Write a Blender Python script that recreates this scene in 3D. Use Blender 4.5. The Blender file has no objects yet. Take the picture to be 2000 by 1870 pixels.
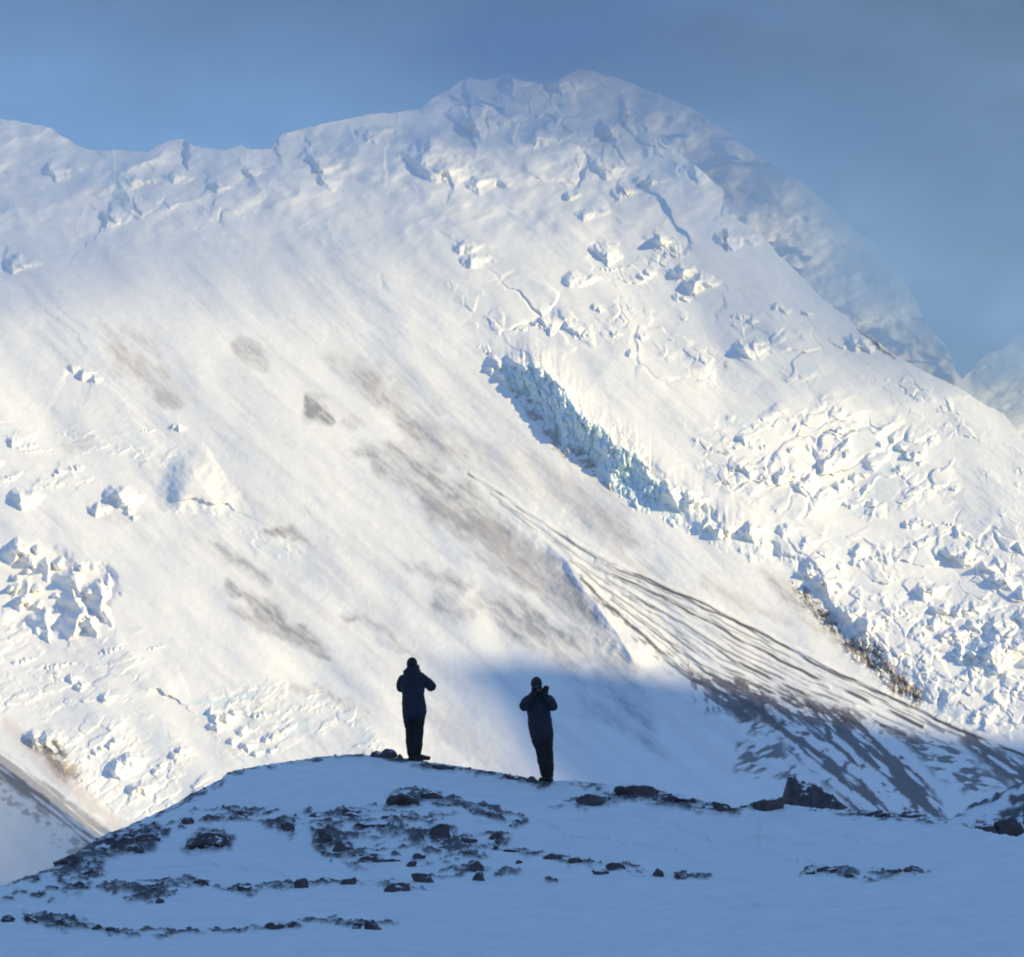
import bpy, bmesh, math, random
import numpy as np
from mathutils import Vector, Matrix
import time
_t0 = time.time()
R = math.radians
S = bpy.context.scene
COL = S.collection

# ------------------------------------------------------------------ camera
F = 6000.0                       # focal length in photo pixels (photo is 2000 x 1870)
HZ = 1560.0                      # row of the eye level
PITCH = math.atan((HZ - 935.0) / F)
cam_d = bpy.data.cameras.new("view_camera")
cam_o = bpy.data.objects.new("view_camera", cam_d)
COL.objects.link(cam_o)
cam_d.sensor_fit = 'HORIZONTAL'
cam_d.sensor_width = 36.0
cam_d.lens = 36.0 * F / 2000.0
cam_d.clip_start = 0.5
cam_d.clip_end = 60000.0
cam_o.location = (0, 0, 0)
cam_o.rotation_euler = (math.pi / 2 + PITCH, 0, 0)
S.camera = cam_o

# ------------------------------------------------------------------ sun, sky, exposure
SUN_DIR = Vector((0.84, -0.47, 0.27)).normalized()      # towards the sun: low, right and behind the camera
SUN_EL = math.asin(SUN_DIR.z)
SUN_ROT = math.atan2(SUN_DIR.x, SUN_DIR.y)
sun_d = bpy.data.lights.new("sun", 'SUN')
sun_d.energy = 5.0
sun_d.angle = R(0.53)
sun_d.color = (1.0, 0.82, 0.45)
sun_o = bpy.data.objects.new("sun", sun_d)
sun_o.rotation_euler = SUN_DIR.to_track_quat('Z', 'Y').to_euler()
sun_o.location = (300, -300, 300)
COL.objects.link(sun_o)

W = bpy.data.worlds.new("World")
S.world = W
W.use_nodes = True
wn = W.node_tree.nodes
wl = W.node_tree.links
wn.clear()
sky = wn.new("ShaderNodeTexSky")
sky.sky_type = 'NISHITA'
sky.sun_disc = False
sky.sun_elevation = SUN_EL
sky.sun_rotation = SUN_ROT
sky.altitude = 1500
sky.air_density = 1.0
sky.dust_density = 0.3
sky.ozone_density = 4.0
bg = wn.new("ShaderNodeBackground")
bg.inputs[1].default_value = 0.105
wo = wn.new("ShaderNodeOutputWorld")
tcw = wn.new("ShaderNodeTexCoord")
sep = wn.new("ShaderNodeSeparateXYZ"); wl.new(tcw.outputs['Generated'], sep.inputs[0])
overhead_gain = wn.new("ShaderNodeMapRange"); overhead_gain.interpolation_type = 'SMOOTHSTEP'       # sky brightened overhead, above the view, as added fill for the shade
overhead_gain.inputs[1].default_value = .27; overhead_gain.inputs[2].default_value = .75; overhead_gain.inputs[3].default_value = 1.0; overhead_gain.inputs[4].default_value = 4.2
wl.new(sep.outputs['Z'], overhead_gain.inputs[0])
cmap = wn.new("ShaderNodeMapping"); cmap.inputs['Scale'].default_value = (9, 9, 16); cmap.inputs['Rotation'].default_value = (0, R(35), 0)
wl.new(tcw.outputs['Generated'], cmap.inputs[0])
cn = wn.new("ShaderNodeTexNoise"); cn.inputs['Scale'].default_value = 1.0; cn.inputs['Detail'].default_value = 5
wl.new(cmap.outputs[0], cn.inputs['Vector'])
cr = wn.new("ShaderNodeMapRange"); cr.inputs[1].default_value = .3; cr.inputs[2].default_value = .7; cr.inputs[3].default_value = .80; cr.inputs[4].default_value = 1.2
wl.new(cn.outputs[0], cr.inputs[0])
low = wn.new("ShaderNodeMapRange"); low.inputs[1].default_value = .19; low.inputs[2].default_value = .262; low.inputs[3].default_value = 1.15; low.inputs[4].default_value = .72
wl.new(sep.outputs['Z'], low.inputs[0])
mv = wn.new("ShaderNodeMath"); mv.operation = 'MULTIPLY'; wl.new(overhead_gain.outputs[0], mv.inputs[0]); wl.new(low.outputs[0], mv.inputs[1])
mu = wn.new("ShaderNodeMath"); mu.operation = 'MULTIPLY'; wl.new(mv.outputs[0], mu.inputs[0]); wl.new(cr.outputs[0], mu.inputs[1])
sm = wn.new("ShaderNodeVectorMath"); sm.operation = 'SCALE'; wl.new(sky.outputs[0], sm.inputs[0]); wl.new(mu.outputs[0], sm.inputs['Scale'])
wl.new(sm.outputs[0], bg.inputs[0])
wl.new(bg.outputs[0], wo.inputs[0])

S.view_settings.view_transform = 'Standard'
S.view_settings.look = 'None'
S.view_settings.exposure = 0.2
S.view_settings.gamma = 1.0
HAZE_D = 1.6e-5
S.cycles.max_bounces = 6
S.cycles.diffuse_bounces = 4
S.cycles.volume_bounces = 1
S.cycles.use_denoising = True
S.cycles.filter_width = 1.9

# ------------------------------------------------------------------ numpy helpers
f32 = np.float32

def ray_pts(u, v, D):
    """photo pixel + distance along +Y -> world point (arrays)"""
    x = (u - 1000.0) / F
    up = (935.0 - v) / F
    cp, sp = math.cos(PITCH), math.sin(PITCH)
    yy = cp - up * sp
    zz = sp + up * cp
    return x / yy * D, D, zz / yy * D

def tan_el(v):
    up = (935.0 - v) / F
    cp, sp = math.cos(PITCH), math.sin(PITCH)
    return (sp + up * cp) / (cp - up * sp)

def h2(ix, iy, seed):
    n = (ix.astype(np.int64) * 374761393 + iy.astype(np.int64) * 668265263 + seed * 974634621) & 0xFFFFFFFF
    n = ((n ^ (n >> 13)) * 1274126177) & 0xFFFFFFFF
    n = ((n ^ (n >> 16)) * 2246822519) & 0xFFFFFFFF
    n = n ^ (n >> 15)
    return (n & 0xFFFFFF).astype(f32) / f32(0xFFFFFF)

def vnoise(x, y, seed):
    ix = np.floor(x); iy = np.floor(y)
    fx = (x - ix).astype(f32); fy = (y - iy).astype(f32)
    fx = fx * fx * fx * (fx * (fx * 6 - 15) + 10); fy = fy * fy * fy * (fy * (fy * 6 - 15) + 10)
    a = h2(ix, iy, seed); b = h2(ix + 1, iy, seed); c = h2(ix, iy + 1, seed); d = h2(ix + 1, iy + 1, seed)
    return (a + (b - a) * fx) * (1 - fy) + (c + (d - c) * fx) * fy

def fbm(x, y, seed, oct=4, gain=0.5):
    """about -1..1"""
    s = 0; amp = 1.0; tot = 0
    for i in range(oct):
        c, sn = math.cos(0.6 * i + .3), math.sin(0.6 * i + .3)
        s = s + amp * (vnoise((x * c - y * sn) * 2 ** i + 17.3 * i, (x * sn + y * c) * 2 ** i - 9.1 * i, seed + i) * 2 - 1)
        tot += amp; amp *= gain
    return s / tot * 1.6

def rot(x, y, deg):
    a = R(deg); c, s = math.cos(a), math.sin(a)
    return x * c + y * s, -x * s + y * c          # along, across (image coords: +y is down)

def voronoi(x, y, seed, jit=0.95):
    ix = np.floor(x); iy = np.floor(y)
    f1 = np.full(x.shape, 9.0, f32); f2 = np.full(x.shape, 9.0, f32)
    ox = np.zeros(x.shape, f32); oy = np.zeros(x.shape, f32); cx = np.zeros(x.shape); cy = np.zeros(x.shape)
    for dx in (-1, 0, 1):
        for dy in (-1, 0, 1):
            jx = ix + dx; jy = iy + dy
            px = jx + .5 + (h2(jx, jy, seed) - .5) * jit; py = jy + .5 + (h2(jx, jy, seed + 7) - .5) * jit
            ex = (x - px).astype(f32); ey = (y - py).astype(f32)
            d = np.sqrt(ex * ex + ey * ey)
            m = d < f1
            f2 = np.where(m, f1, np.minimum(f2, d)); f1 = np.where(m, d, f1)
            ox = np.where(m, ex, ox); oy = np.where(m, ey, oy); cx = np.where(m, jx, cx); cy = np.where(m, jy, cy)
    return f1, f2 - f1, ox, oy, cx, cy

def sstep(a, b, x):
    t = np.clip((x - a) / (b - a), 0, 1)
    return t * t * (3 - 2 * t)

def pl(points):
    return np.array(points, float)

def poly_dist(x, y, pts):
    """distance, side sign (+ right of travel in image = below/right...), param 0..1 along"""
    pts = pl(pts)
    seg = np.hypot(*(pts[1:] - pts[:-1]).T); cum = np.concatenate([[0], np.cumsum(seg)]); tot = cum[-1]
    best = np.full(x.shape, 1e9); sgn = np.zeros(x.shape); par = np.zeros(x.shape)
    for i in range(len(pts) - 1):
        ax, ay = pts[i]; bx, by = pts[i + 1]
        dx, dy = bx - ax, by - ay; L2 = dx * dx + dy * dy
        t = np.clip(((x - ax) * dx + (y - ay) * dy) / L2, 0, 1)
        ex = x - ax - t * dx; ey = y - ay - t * dy
        d = np.hypot(ex, ey); m = d < best
        best = np.where(m, d, best)
        sgn = np.where(m, np.sign(dx * (y - ay) - dy * (x - ax)), sgn)   # + = right-hand side in image (y down) of travel
        par = np.where(m, (cum[i] + t * seg[i]) / tot, par)
    return best, sgn, par

def in_poly(x, y, pts):
    pts = pl(pts); ins = np.zeros(x.shape, bool); n = len(pts); j = n - 1
    for i in range(n):
        xi, yi = pts[i]; xj, yj = pts[j]
        if yi != yj:
            ins ^= ((yi > y) != (yj > y)) & (x < (xj - xi) * (y - yi) / (yj - yi) + xi)
        j = i
    return ins

class Sheet:
    """a terrain sheet sampled on photo coordinates; U, V, disp, col are flat arrays"""
    def __init__(s, U, V):
        s.U = U.ravel(); s.V = V.ravel(); n = s.U.size
        s.shape = U.shape
        s.disp = np.zeros(n); s.col = np.zeros((n, 3)); s.rock = np.zeros(n)
    def box(s, pts, pad):
        p = pl(pts); x0, y0 = p.min(0) - pad; x1, y1 = p.max(0) + pad
        return np.nonzero((s.U > x0) & (s.U < x1) & (s.V > y0) & (s.V < y1))[0]
    def stroke(s, pts, w, soft=6, w2=None, warp=0, ws=20, seed=1, lens=True):
        """mask 0..1 of a tapering stroke"""
        w2 = w if w2 is None else w2
        i = s.box(pts, max(w, w2) + soft + 3 * warp)
        x, y = s.U[i], s.V[i]
        if warp:
            x, y = x + warp * fbm(x / ws, y / ws, seed, 3), y + warp * fbm(x / ws, y / ws, seed + 50, 3)
        d, sg, t = poly_dist(x, y, pts)
        ww = w + (w2 - w) * t
        if lens: ww = ww * np.clip(4 * t * (1 - t), 0, 1) ** .5 + .5
        return i, 1 - sstep(ww - soft / 2, ww + soft / 2, d), sg, t
    def poly(s, pts, soft=15, warp=0, ws=30, seed=1):
        i = s.box(pts, soft + 3 * warp)
        x, y = s.U[i], s.V[i]
        if warp:
            x, y = x + warp * fbm(x / ws, y / ws, seed, 3), y + warp * fbm(x / ws, y / ws, seed + 50, 3)
        d, sg, t = poly_dist(x, y, list(pts) + [pts[0]])
        sd = np.where(in_poly(x, y, pts), d, -d)
        return i, sstep(-soft, soft, sd)
    def tint(s, i, m, c):
        s.col[i] += (np.array(c) - s.col[i]) * np.clip(m, 0, 1)[:, None]

def grid_mesh(name, X, Y, Z, col=None, rock=None, mat=None, smooth=True):
    nr, nc = X.shape
    me = bpy.data.meshes.new(name)
    co = np.stack([X, Y, Z], -1).reshape(-1, 3).astype(f32)
    idx = np.arange(nr * nc).reshape(nr, nc)
    q = np.stack([idx[:-1, :-1], idx[:-1, 1:], idx[1:, 1:], idx[1:, :-1]], -1).reshape(-1, 4).astype(np.int32)
    me.vertices.add(len(co)); me.vertices.foreach_set('co', co.ravel())
    me.loops.add(q.size); me.loops.foreach_set('vertex_index', q.ravel())
    me.polygons.add(len(q)); me.polygons.foreach_set('loop_start', np.arange(0, q.size, 4, dtype=np.int32))
    me.update(calc_edges=True)
    if smooth: me.polygons.foreach_set('use_smooth', np.ones(len(q), bool))
    if col is not None:
        a = me.color_attributes.new('Col', 'FLOAT_COLOR', 'POINT')
        c4 = np.ones((len(co), 4), f32); c4[:, :3] = col.reshape(-1, 3)
        if rock is not None: c4[:, 3] = rock.ravel()
        a.data.foreach_set('color', c4.ravel())
    o = bpy.data.objects.new(name, me)
    COL.objects.link(o)
    if mat: me.materials.append(mat)
    return o

# ------------------------------------------------------------------ materials
def new_mat(name):
    m = bpy.data.materials.new(name); m.use_nodes = True
    nt = m.node_tree
    b = nt.nodes["Principled BSDF"]
    return m, nt, b

def terrain_mat(name, bump_scale, bump_dist, rough=0.65, var=0.06, fine=None):
    m, nt, b = new_mat(name)
    at = nt.nodes.new("ShaderNodeAttribute"); at.attribute_name = 'Col'
    tc = nt.nodes.new("ShaderNodeTexCoord")
    n1 = nt.nodes.new("ShaderNodeTexNoise"); n1.inputs['Scale'].default_value = bump_scale; n1.inputs['Detail'].default_value = 8
    n1.inputs['Roughness'].default_value = .6
    nt.links.new(tc.outputs['Object'], n1.inputs['Vector'])
    mr = nt.nodes.new("ShaderNodeMapRange"); mr.inputs[1].default_value = .25; mr.inputs[2].default_value = .75
    mr.inputs[3].default_value = 1 - var; mr.inputs[4].default_value = 1 + var * .3
    nt.links.new(n1.outputs[0], mr.inputs[0])
    mx = nt.nodes.new("ShaderNodeVectorMath"); mx.operation = 'SCALE'
    nt.links.new(at.outputs['Color'], mx.inputs[0]); nt.links.new(mr.outputs[0], mx.inputs['Scale'])
    nt.links.new(mx.outputs[0], b.inputs['Base Color'])
    bp = nt.nodes.new("ShaderNodeBump"); bp.inputs['Strength'].default_value = .6; bp.inputs['Distance'].default_value = bump_dist
    nt.links.new(n1.outputs[0], bp.inputs['Height']); nt.links.new(bp.outputs[0], b.inputs['Normal'])
    b.inputs['Roughness'].default_value = rough
    b.inputs['Specular IOR Level'].default_value = .25
    return m

M_MOUNT = terrain_mat("mountain_snow", .06, 1.2)
M_GROUND = terrain_mat("ground_snow", 2.6, .07, var=.10)
M_FLAT, nt_, b_ = new_mat("valley_snow"); b_.inputs['Base Color'].default_value = (.8, .82, .85, 1); b_.inputs['Roughness'].default_value = .7

SNOW = (.86, .85, .82)
DUST = (.60, .57, .55)
GREY = (.40, .39, .39)
ROCK = (.15, .125, .12)
ICE = (.60, .74, .77)

# ------------------------------------------------------------------ the mountain face
Y0, SL = 3000.0, 0.72
def base_D(v):
    return Y0 * SL / (SL - tan_el(v))

CREST = pl([(-1500, 420), (-700, 330), (-300, 250), (-60, 226), (0, 232), (50, 240), (100, 252), (148, 284), (165, 291), (220, 293), (288, 297), (304, 284),
            (330, 274), (361, 271), (378, 285), (400, 290), (440, 292), (470, 283), (490, 291), (530, 291), (541, 272), (552, 260), (600, 249),
            (650, 237), (700, 226), (750, 222), (800, 215), (830, 206), (845, 192), (870, 180), (900, 158), (918, 150), (940, 158), (970, 152), (990, 146), (1020, 158), (1060, 166),
            (1100, 152), (1130, 134), (1160, 138), (1185, 150), (1210, 172), (1230, 215), (1262, 246), (1320, 295), (1378, 340), (1412, 372), (1422, 420),
            (1480, 452), (1520, 497), (1570, 545), (1610, 588), (1655, 622), (1680, 645), (1705, 662), (1745, 692), (1780, 712), (1830, 738), (1880, 762), (1930, 795),
            (1960, 808), (1990, 850), (2040, 905), (2300, 1100), (2700, 1200), (3500, 1250)])

def make_face(crest, step_u, nrows, vbot, jag, Dfun):
    uu = np.concatenate([np.array([-1500, -1000, -600, -350, -200, -120, -70]), np.arange(-36, 2036, step_u), np.array([2070, 2120, 2200, 2350, 2600, 3000, 3500])]).astype(float)
    vc = np.interp(uu, crest[:, 0], crest[:, 1]) + jag * fbm(uu / 14., uu * 0 + 3.3, 77, 3)
    tau = np.linspace(0, 1, nrows) ** .97
    V = vbot + (vc[None, :] - vbot) * tau[:, None]
    U = np.broadcast_to(uu[None, :], V.shape).copy()
    return Sheet(U, V), uu, vc

m, uu_, vc_ = make_face(CREST, 1.6, 960, 1830.0, 1.6, base_D)
U, V = m.U, m.V
m.col[:] = SNOW
inside = (U > -60) & (U < 2060)
far = V < 800

# large relief
fa, fc = rot(U, V, 40)
m.disp += 26 * fbm(fa / 420, fc / 230, 11, 3)
m.disp += 5 * fbm(fa / 170, fc / 70, 12, 3)
m.disp += 1.5 * fbm(fa / 75, fc / 18, 14, 4) * sstep(-.3, .7, fbm(fa / 300, fc / 160, 16, 2))
m.disp += 0.3 * fbm(U / 9, V / 7, 15, 3)
# wind-packed streaks of dust following the slope
st = fbm(fa / 260, fc / 16, 21, 4)
zone = sstep(560, 800, V) * (1 - sstep(1350, 1600, V)) * sstep(260, 480, U) * (1 - sstep(0, 120, (U - 930) - (V - 690) * 1.02))
m.tint(slice(None), .26 * zone * sstep(.0, .9, st), DUST)
st2 = fbm(fa / 300 + 5, fc / 24, 31, 4)
m.tint(slice(None), .16 * sstep(.15, .9, st2) * sstep(250, 500, V), (.66, .65, .68))

# soft wind lumps and cornices near the top
top = 1 - sstep(330, 560, V)
lump = 1 - np.abs(fbm(U / 120, V / 80, 41, 3))
m.disp += top * (lump * 20 + 9 * fbm(U / 60 + V / 160, V / 36, 42, 3))

def fin(pts, A, w, seed=3, warp=7, soft=5.0):
    A = A * (.5 if pts[0][1] < 420 else .4); w = w * 1.25
    """a scarp: ground on the left of the line falls back by A and recovers over w"""
    i = m.box(pts, w * 2.2)
    x, y = U[i], V[i]
    x = x + warp * fbm(x / 22, y / 22, seed, 3); y2 = y + warp * fbm(x / 22, y / 22, seed + 9, 3)
    d, sg, t = poly_dist(x, y2, pts)
    # left of a downward line = right-hand side of travel in image coordinates
    s = np.where(sg > 0, d, -d)
    end = np.clip(6 * t * (1 - t), 0, 1)
    end = np.where((t <= 0.0005) | (t >= .9995), 0, end)
    m.disp[i] -= A * end * sstep(-soft, soft, s) * np.exp(-np.clip(s, 0, None) / w)

for pts, A, w in [
    ([(361, 255), (362, 300), (372, 330)], 42, 50),
    ([(548, 240), (540, 292), (552, 320)], 30, 20),
    ([(585, 262), (610, 300), (624, 352)], 18, 34),
    ([(744, 240), (756, 290), (752, 345), (735, 380)], -14, 30),
    ([(815, 262), (822, 300), (808, 356)], 20, 60),
    ([(870, 330), (885, 372), (870, 400)], 14, 40),
    ([(922, 130), (905, 165), (918, 230), (930, 300)], 40, 45),
    ([(1000, 140), (985, 170), (1010, 200)], 20, 40),
    ([(1062, 150), (1075, 190), (1100, 215)], 22, 60),
    ([(1128, 282), (1150, 315), (1140, 358), (1115, 385)], 26, 22),
    ([(1168, 230), (1190, 262), (1200, 300)], 20, 50),
    ([(1212, 350), (1207, 375), (1198, 400)], 18, 16),
    ([(1262, 345), (1270, 362), (1255, 380)], 16, 24),
    ([(1393, 330), (1420, 380), (1412, 420), (1380, 440)], 14, 40),
    ([(1160, 470), (1190, 495), (1200, 512)], 14, 24),
    ([(1260, 465), (1295, 490), (1290, 510)], 12, 26),
    ([(1300, 530), (1350, 560), (1362, 590)], 10, 44),
    ([(1412, 575), (1416, 600), (1395, 625)], 9, 24),
    ([(1470, 615), (1468, 640), (1450, 655)], 12, 26),
    ([(1095, 600), (1072, 630), (1060, 645)], 14, 18),
    ([(840, 440), (905, 480), (930, 540)], 11, 80),
    ([(218, 330), (236, 350), (250, 372)], 12, 24),
    ([(215, 380), (240, 400), (258, 410)], 12, 20),
    ([(170, 402), (222, 428), (226, 440)], 18, 44),
    ([(420, 355), (404, 370), (398, 385)], 16, 26),
    ([(430, 385), (415, 405), (410, 412)], 12, 18),
    ([(500, 340), (478, 366)], 9, 20),
    ([(10, 470), (14, 520), (22, 540)], 18, 22),
    ([(130, 715), (190, 745)], 16, 40),
    ([(85, 600), (140, 650), (170, 690)], 8, 70),
    ([(745, 530), (756, 560)], 8, 10),
]:
    fin(pts, A, w, seed=int(pts[0][0]))

# icefalls: tilted broken blocks
def icefall(i, mk, size, amp, tilt, ang, asp, seed, keep=.3):
    """truncated ice blocks standing out of the snow; sides fall at a steep but open angle"""
    x, y = U[i], V[i]
    wx = x + size * .22 * fbm(x / (.8 * size), y / (.8 * size), seed + 3, 3); wy = y + size * .22 * fbm(x / (.8 * size), y / (.8 * size), seed + 4, 3)
    a, c = rot(wx, wy, ang)
    f1, ed, ox, oy, cx, cy = voronoi(a / (size * asp), c / size, seed, 1.0)
    r1 = h2(cx, cy, seed + 21); r2 = h2(cx, cy, seed + 22); r3 = h2(cx, cy, seed + 23)
    top = amp * 1.25 * np.clip((r1 - keep) / (1 - keep), 0, 1)
    hgt = np.minimum(ed * size * (.8 + .9 * r2), top)
    hgt = hgt + tilt * size * (ox * (r2 - .45) * 1.3 + oy * (r3 - .6) * .9) * sstep(.02, .22, ed) * (r1 > keep)
    m.disp[i] += hgt * mk
    return r1, ed

def icezone(pts, soft, thr, size, amp, tilt, ang, asp, seed, ns=110, ice=.35):
    i, mk = m.poly(pts, soft, warp=soft * .7, ws=60, seed=seed)
    x, y = U[i], V[i]
    a, c = rot(x, y, ang)
    pn = fbm(a / ns, c / (ns * .5), seed + 60, 3)
    mk = mk * sstep(thr - .15, thr + .25, pn)
    k = mk > .01
    i, mk = i[k], mk[k]
    r1, ed = icefall(i, mk, size, amp * .6, tilt * .55, ang, asp, seed)
    icefall(i, mk * sstep(-.1, .5, fbm(U[i] / 50, V[i] / 40, seed + 70, 2)), size * .45, amp * .5, tilt * .8, ang, asp, seed + 100, .4)
    m.tint(i, mk * ice * (1 - sstep(.0, .3, r1)), ICE)

# right-hand glacier
icezone([(880, 560), (1000, 600), (1350, 560), (1420, 640), (1420, 720), (1200, 700), (990, 660), (900, 620)], 26, -.15, 20, 9, .55, 28, 1.5, 201)
icezone([(1120, 480), (1300, 470), (1420, 560), (1340, 610), (1200, 580)], 30, .05, 26, 8, .5, 30, 1.5, 202)
icezone([(1320, 620), (1560, 640), (1610, 760), (1480, 760), (1340, 720)], 26, -.05, 22, 9, .6, 30, 1.5, 203)
icezone([(1400, 830), (1640, 790), (1840, 850), (1860, 960), (1700, 1010), (1480, 980), (1380, 900)], 30, -.45, 34, 20, .6, -26, 1.7, 204)
icezone([(1250, 800), (1500, 860), (1480, 950), (1330, 900)], 30, .15, 24, 9, .5, 28, 1.4, 205)
icezone([(1450, 1040), (1750, 1060), (2060, 960), (2060, 1230), (1800, 1200), (1560, 1130)], 34, -.25, 30, 14, .6, 24, 1.7, 206)
icezone([(1560, 1120), (1760, 1180), (2060, 1180), (2060, 1440), (1900, 1420), (1740, 1330), (1640, 1220)], 28, -.55, 26, 15, .7, 32, 1.3, 207)
icezone([(1740, 1180), (2060, 1200), (2060, 1330), (1850, 1320)], 30, -.3, 44, 26, .6, -30, 1.6, 208, ice=.6)
icezone([(1900, 770), (2040, 900), (2040, 1000), (1900, 900)], 30, .1, 22, 8, .5, 35, 1.6, 209)
icezone([(1600, 660), (1720, 700), (2000, 880), (1900, 860), (1680, 740)], 24, -.05, 20, 9, .5, 36, 1.6, 210)
for pts, thr, sz, am, ang, sd_ in [([(1400, 830), (1640, 790), (1840, 850), (1860, 960), (1700, 1010), (1480, 980), (1380, 900)], -.3, 80, 30, -24, 251), ([(1500, 1060), (1750, 1060), (2060, 980), (2060, 1440), (1900, 1420), (1740, 1320), (1600, 1180)], -.4, 90, 36, -28, 252),
                                   ([(950, 560), (1400, 520), (1600, 640), (1600, 760), (1300, 740), (1000, 660)], -.1, 70, 15, 24, 253), ([(900, 170), (1250, 180), (1420, 400), (1300, 480), (1000, 330)], -.2, 110, 10, 40, 254)]:
    i, mk = m.poly(pts, 40, 20, 60, sd_); mk = mk * sstep(thr - .2, thr + .3, fbm(U[i] / 130, V[i] / 80, sd_ + 5, 3))
    icefall(i, mk, sz, am * .55, .2, ang, 1.7, sd_, .35)
# left icefalls
icezone([(-60, 780), (130, 800), (330, 840), (330, 900), (150, 960), (-60, 950)], 26, -.25, 20, 6, .45, -12, 3.2, 221)
icezone([(-60, 1210), (170, 1225), (350, 1235), (330, 1290), (240, 1330), (290, 1400), (60, 1400), (-60, 1380)], 22, -.4, 20, 6, .5, -14, 3.0, 222)
icezone([(40, 1430), (250, 1400), (330, 1450), (430, 1530), (330, 1600), (230, 1590), (140, 1530)], 22, -.6, 21, 8, .55, -32, 2.3, 223)
icezone([(370, 1370), (540, 1320), (680, 1380), (760, 1460), (740, 1500), (480, 1500), (440, 1450)], 24, -.5, 17, 6, .55, -18, 2.4, 224, ice=.7)
icezone([(160, 300), (420, 310), (560, 380), (460, 430), (230, 430)], 28, .0, 30, 9, .5, 20, 1.4, 225)
icezone([(880, 170), (1250, 170), (1400, 360), (1200, 330), (950, 290)], 40, .05, 44, 13, .4, 35, 1.5, 226)
icezone([(380, 1030), (620, 1010), (600, 1090), (520, 1110)], 26, .0, 16, 4, .5, 34, 2.6, 227)

# the shaded hollow with scattered ice lumps on the left
HOL = [(-80, 1065), (60, 1055), (110, 1062), (150, 1100), (215, 1120), (225, 1165), (195, 1195), (150, 1215), (95, 1235), (40, 1222), (22, 1200), (-20, 1195), (-80, 1190)]
i, mk = m.poly(HOL, 15, warp=9, ws=26, seed=61)
mk = mk * sstep(1046, 1118, V[i])
m.disp[i] -= 26 * mk
def serac(x0, y0, w, h, ang, k=1.35, q=.75, seed=None, soft=False):
    """leaning ice towers whose left flank turns away from the low sun; a wide one is a row of several"""
    seed = int(x0 * 7 + y0 * 13) % 9973 if seed is None else seed
    rr = random.Random(seed)
    if abs(ang) > 45: w, h, ang = h, w, ang - 90
    n = 1 if soft else max(1, int(round(w / (1.15 * h))))
    for e in range(n):
        f = (e + .5) / n - .5
        ex = x0 + f * w * math.cos(R(ang)) + rr.uniform(-.1, .1) * h; ey = y0 + f * w * math.sin(R(ang)) + rr.uniform(-.12, .12) * h
        wi = w / n * rr.uniform(.9, 1.25); hi = h * rr.uniform(1.0, 1.4) * (1 - .8 * abs(f) * (n > 2)); sl = rr.uniform(-.5, .7)
        hm = min(wi * .8, hi * .8) if soft else min(wi * 1.15, hi * .95)
        j = np.nonzero((U > ex - wi * 2.5 - 4) & (U < ex + wi * 2.6 + 4) & (np.abs(V - ey) < hi * 1.2 + 4))[0]
        s_ = .14 * min(wi, hi) + .5; f_ = .5 * min(wi, hi) + 3
        x = U[j] - ex + s_ * fbm(U[j] / f_, V[j] / f_, seed + e, 3); y = V[j] - ey + s_ * fbm(U[j] / f_, V[j] / f_, seed + 5 + e, 3)
        hy = hm * np.clip(np.minimum((hi * .68 - y) / (hi * .68), (y + hi * .55) / (hi * .42)), 0, 1)
        xc = wi * .45 + sl * y
        hg = np.where(x < xc, hy - k * (xc - x), hy - q * (x - xc))
        m.disp[j] += np.clip(hg, 0, None)

SER = []
for (x_, y_, w_, h_, a_) in [(590,395,60,45,20),(640,412,25,35,60),(715,430,18,35,80),(850,445,25,50,80),(1085,350,25,45,70),(1000,505,55,60,-40),(1018,450,15,35,90),(1275,420,35,25,0),(1365,430,35,30,0),(1365,540,45,25,-20),(1425,470,130,30,-12),(1465,495,50,25,45),
    (600,540,110,40,28),(735,530,45,18,-5),(715,580,50,35,10),(800,565,95,50,-15),(895,600,110,45,-30),(1030,635,110,45,-32),(1140,580,140,35,-20),(1050,565,20,14,0),(1165,635,14,30,80),(1120,715,60,22,10),(1060,695,60,12,-10),(1440,800,120,35,-5),(1610,805,60,18,10),(1540,810,16,30,70),
    (1680,850,45,22,20),(1475,885,70,30,-30),(1640,635,35,18,15),(1640,960,130,70,30),(1760,1010,120,70,30),(1850,1090,110,60,25),(1500,1130,110,55,-15),(1950,920,60,50,20),(1870,1010,90,50,30),(1940,1130,80,60,0),(1000,940,40,20,0),(1150,940,60,50,-50),(1155,995,60,25,10),(1220,975,110,22,-15),
    (900,890,50,45,30),(780,830,80,60,40),(440,820,150,70,25),(610,850,100,80,30),(340,700,60,70,-60),(225,670,100,110,0),(970,1090,85,120,60),(870,1040,80,50,30),(1110,1240,80,80,20),(1200,1300,110,60,50),
    (1680,1215,150,60,-10),(1560,1225,90,40,-10),(1500,1290,120,50,-10),(1600,1340,110,45,-15),(1730,1290,110,40,-20),(1800,1290,60,50,0),(1900,1300,60,40,0),(1640,1440,110,70,-30),(1760,1420,170,80,20),(1900,1400,120,60,0),(1480,1340,50,20,0),(1960,1480,80,50,-20),(1840,1520,120,40,10)]:
    SER.append((1200 + .4024 * x_, 700 + .4024 * y_, .4024 * w_, .4024 * h_, a_))
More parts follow.
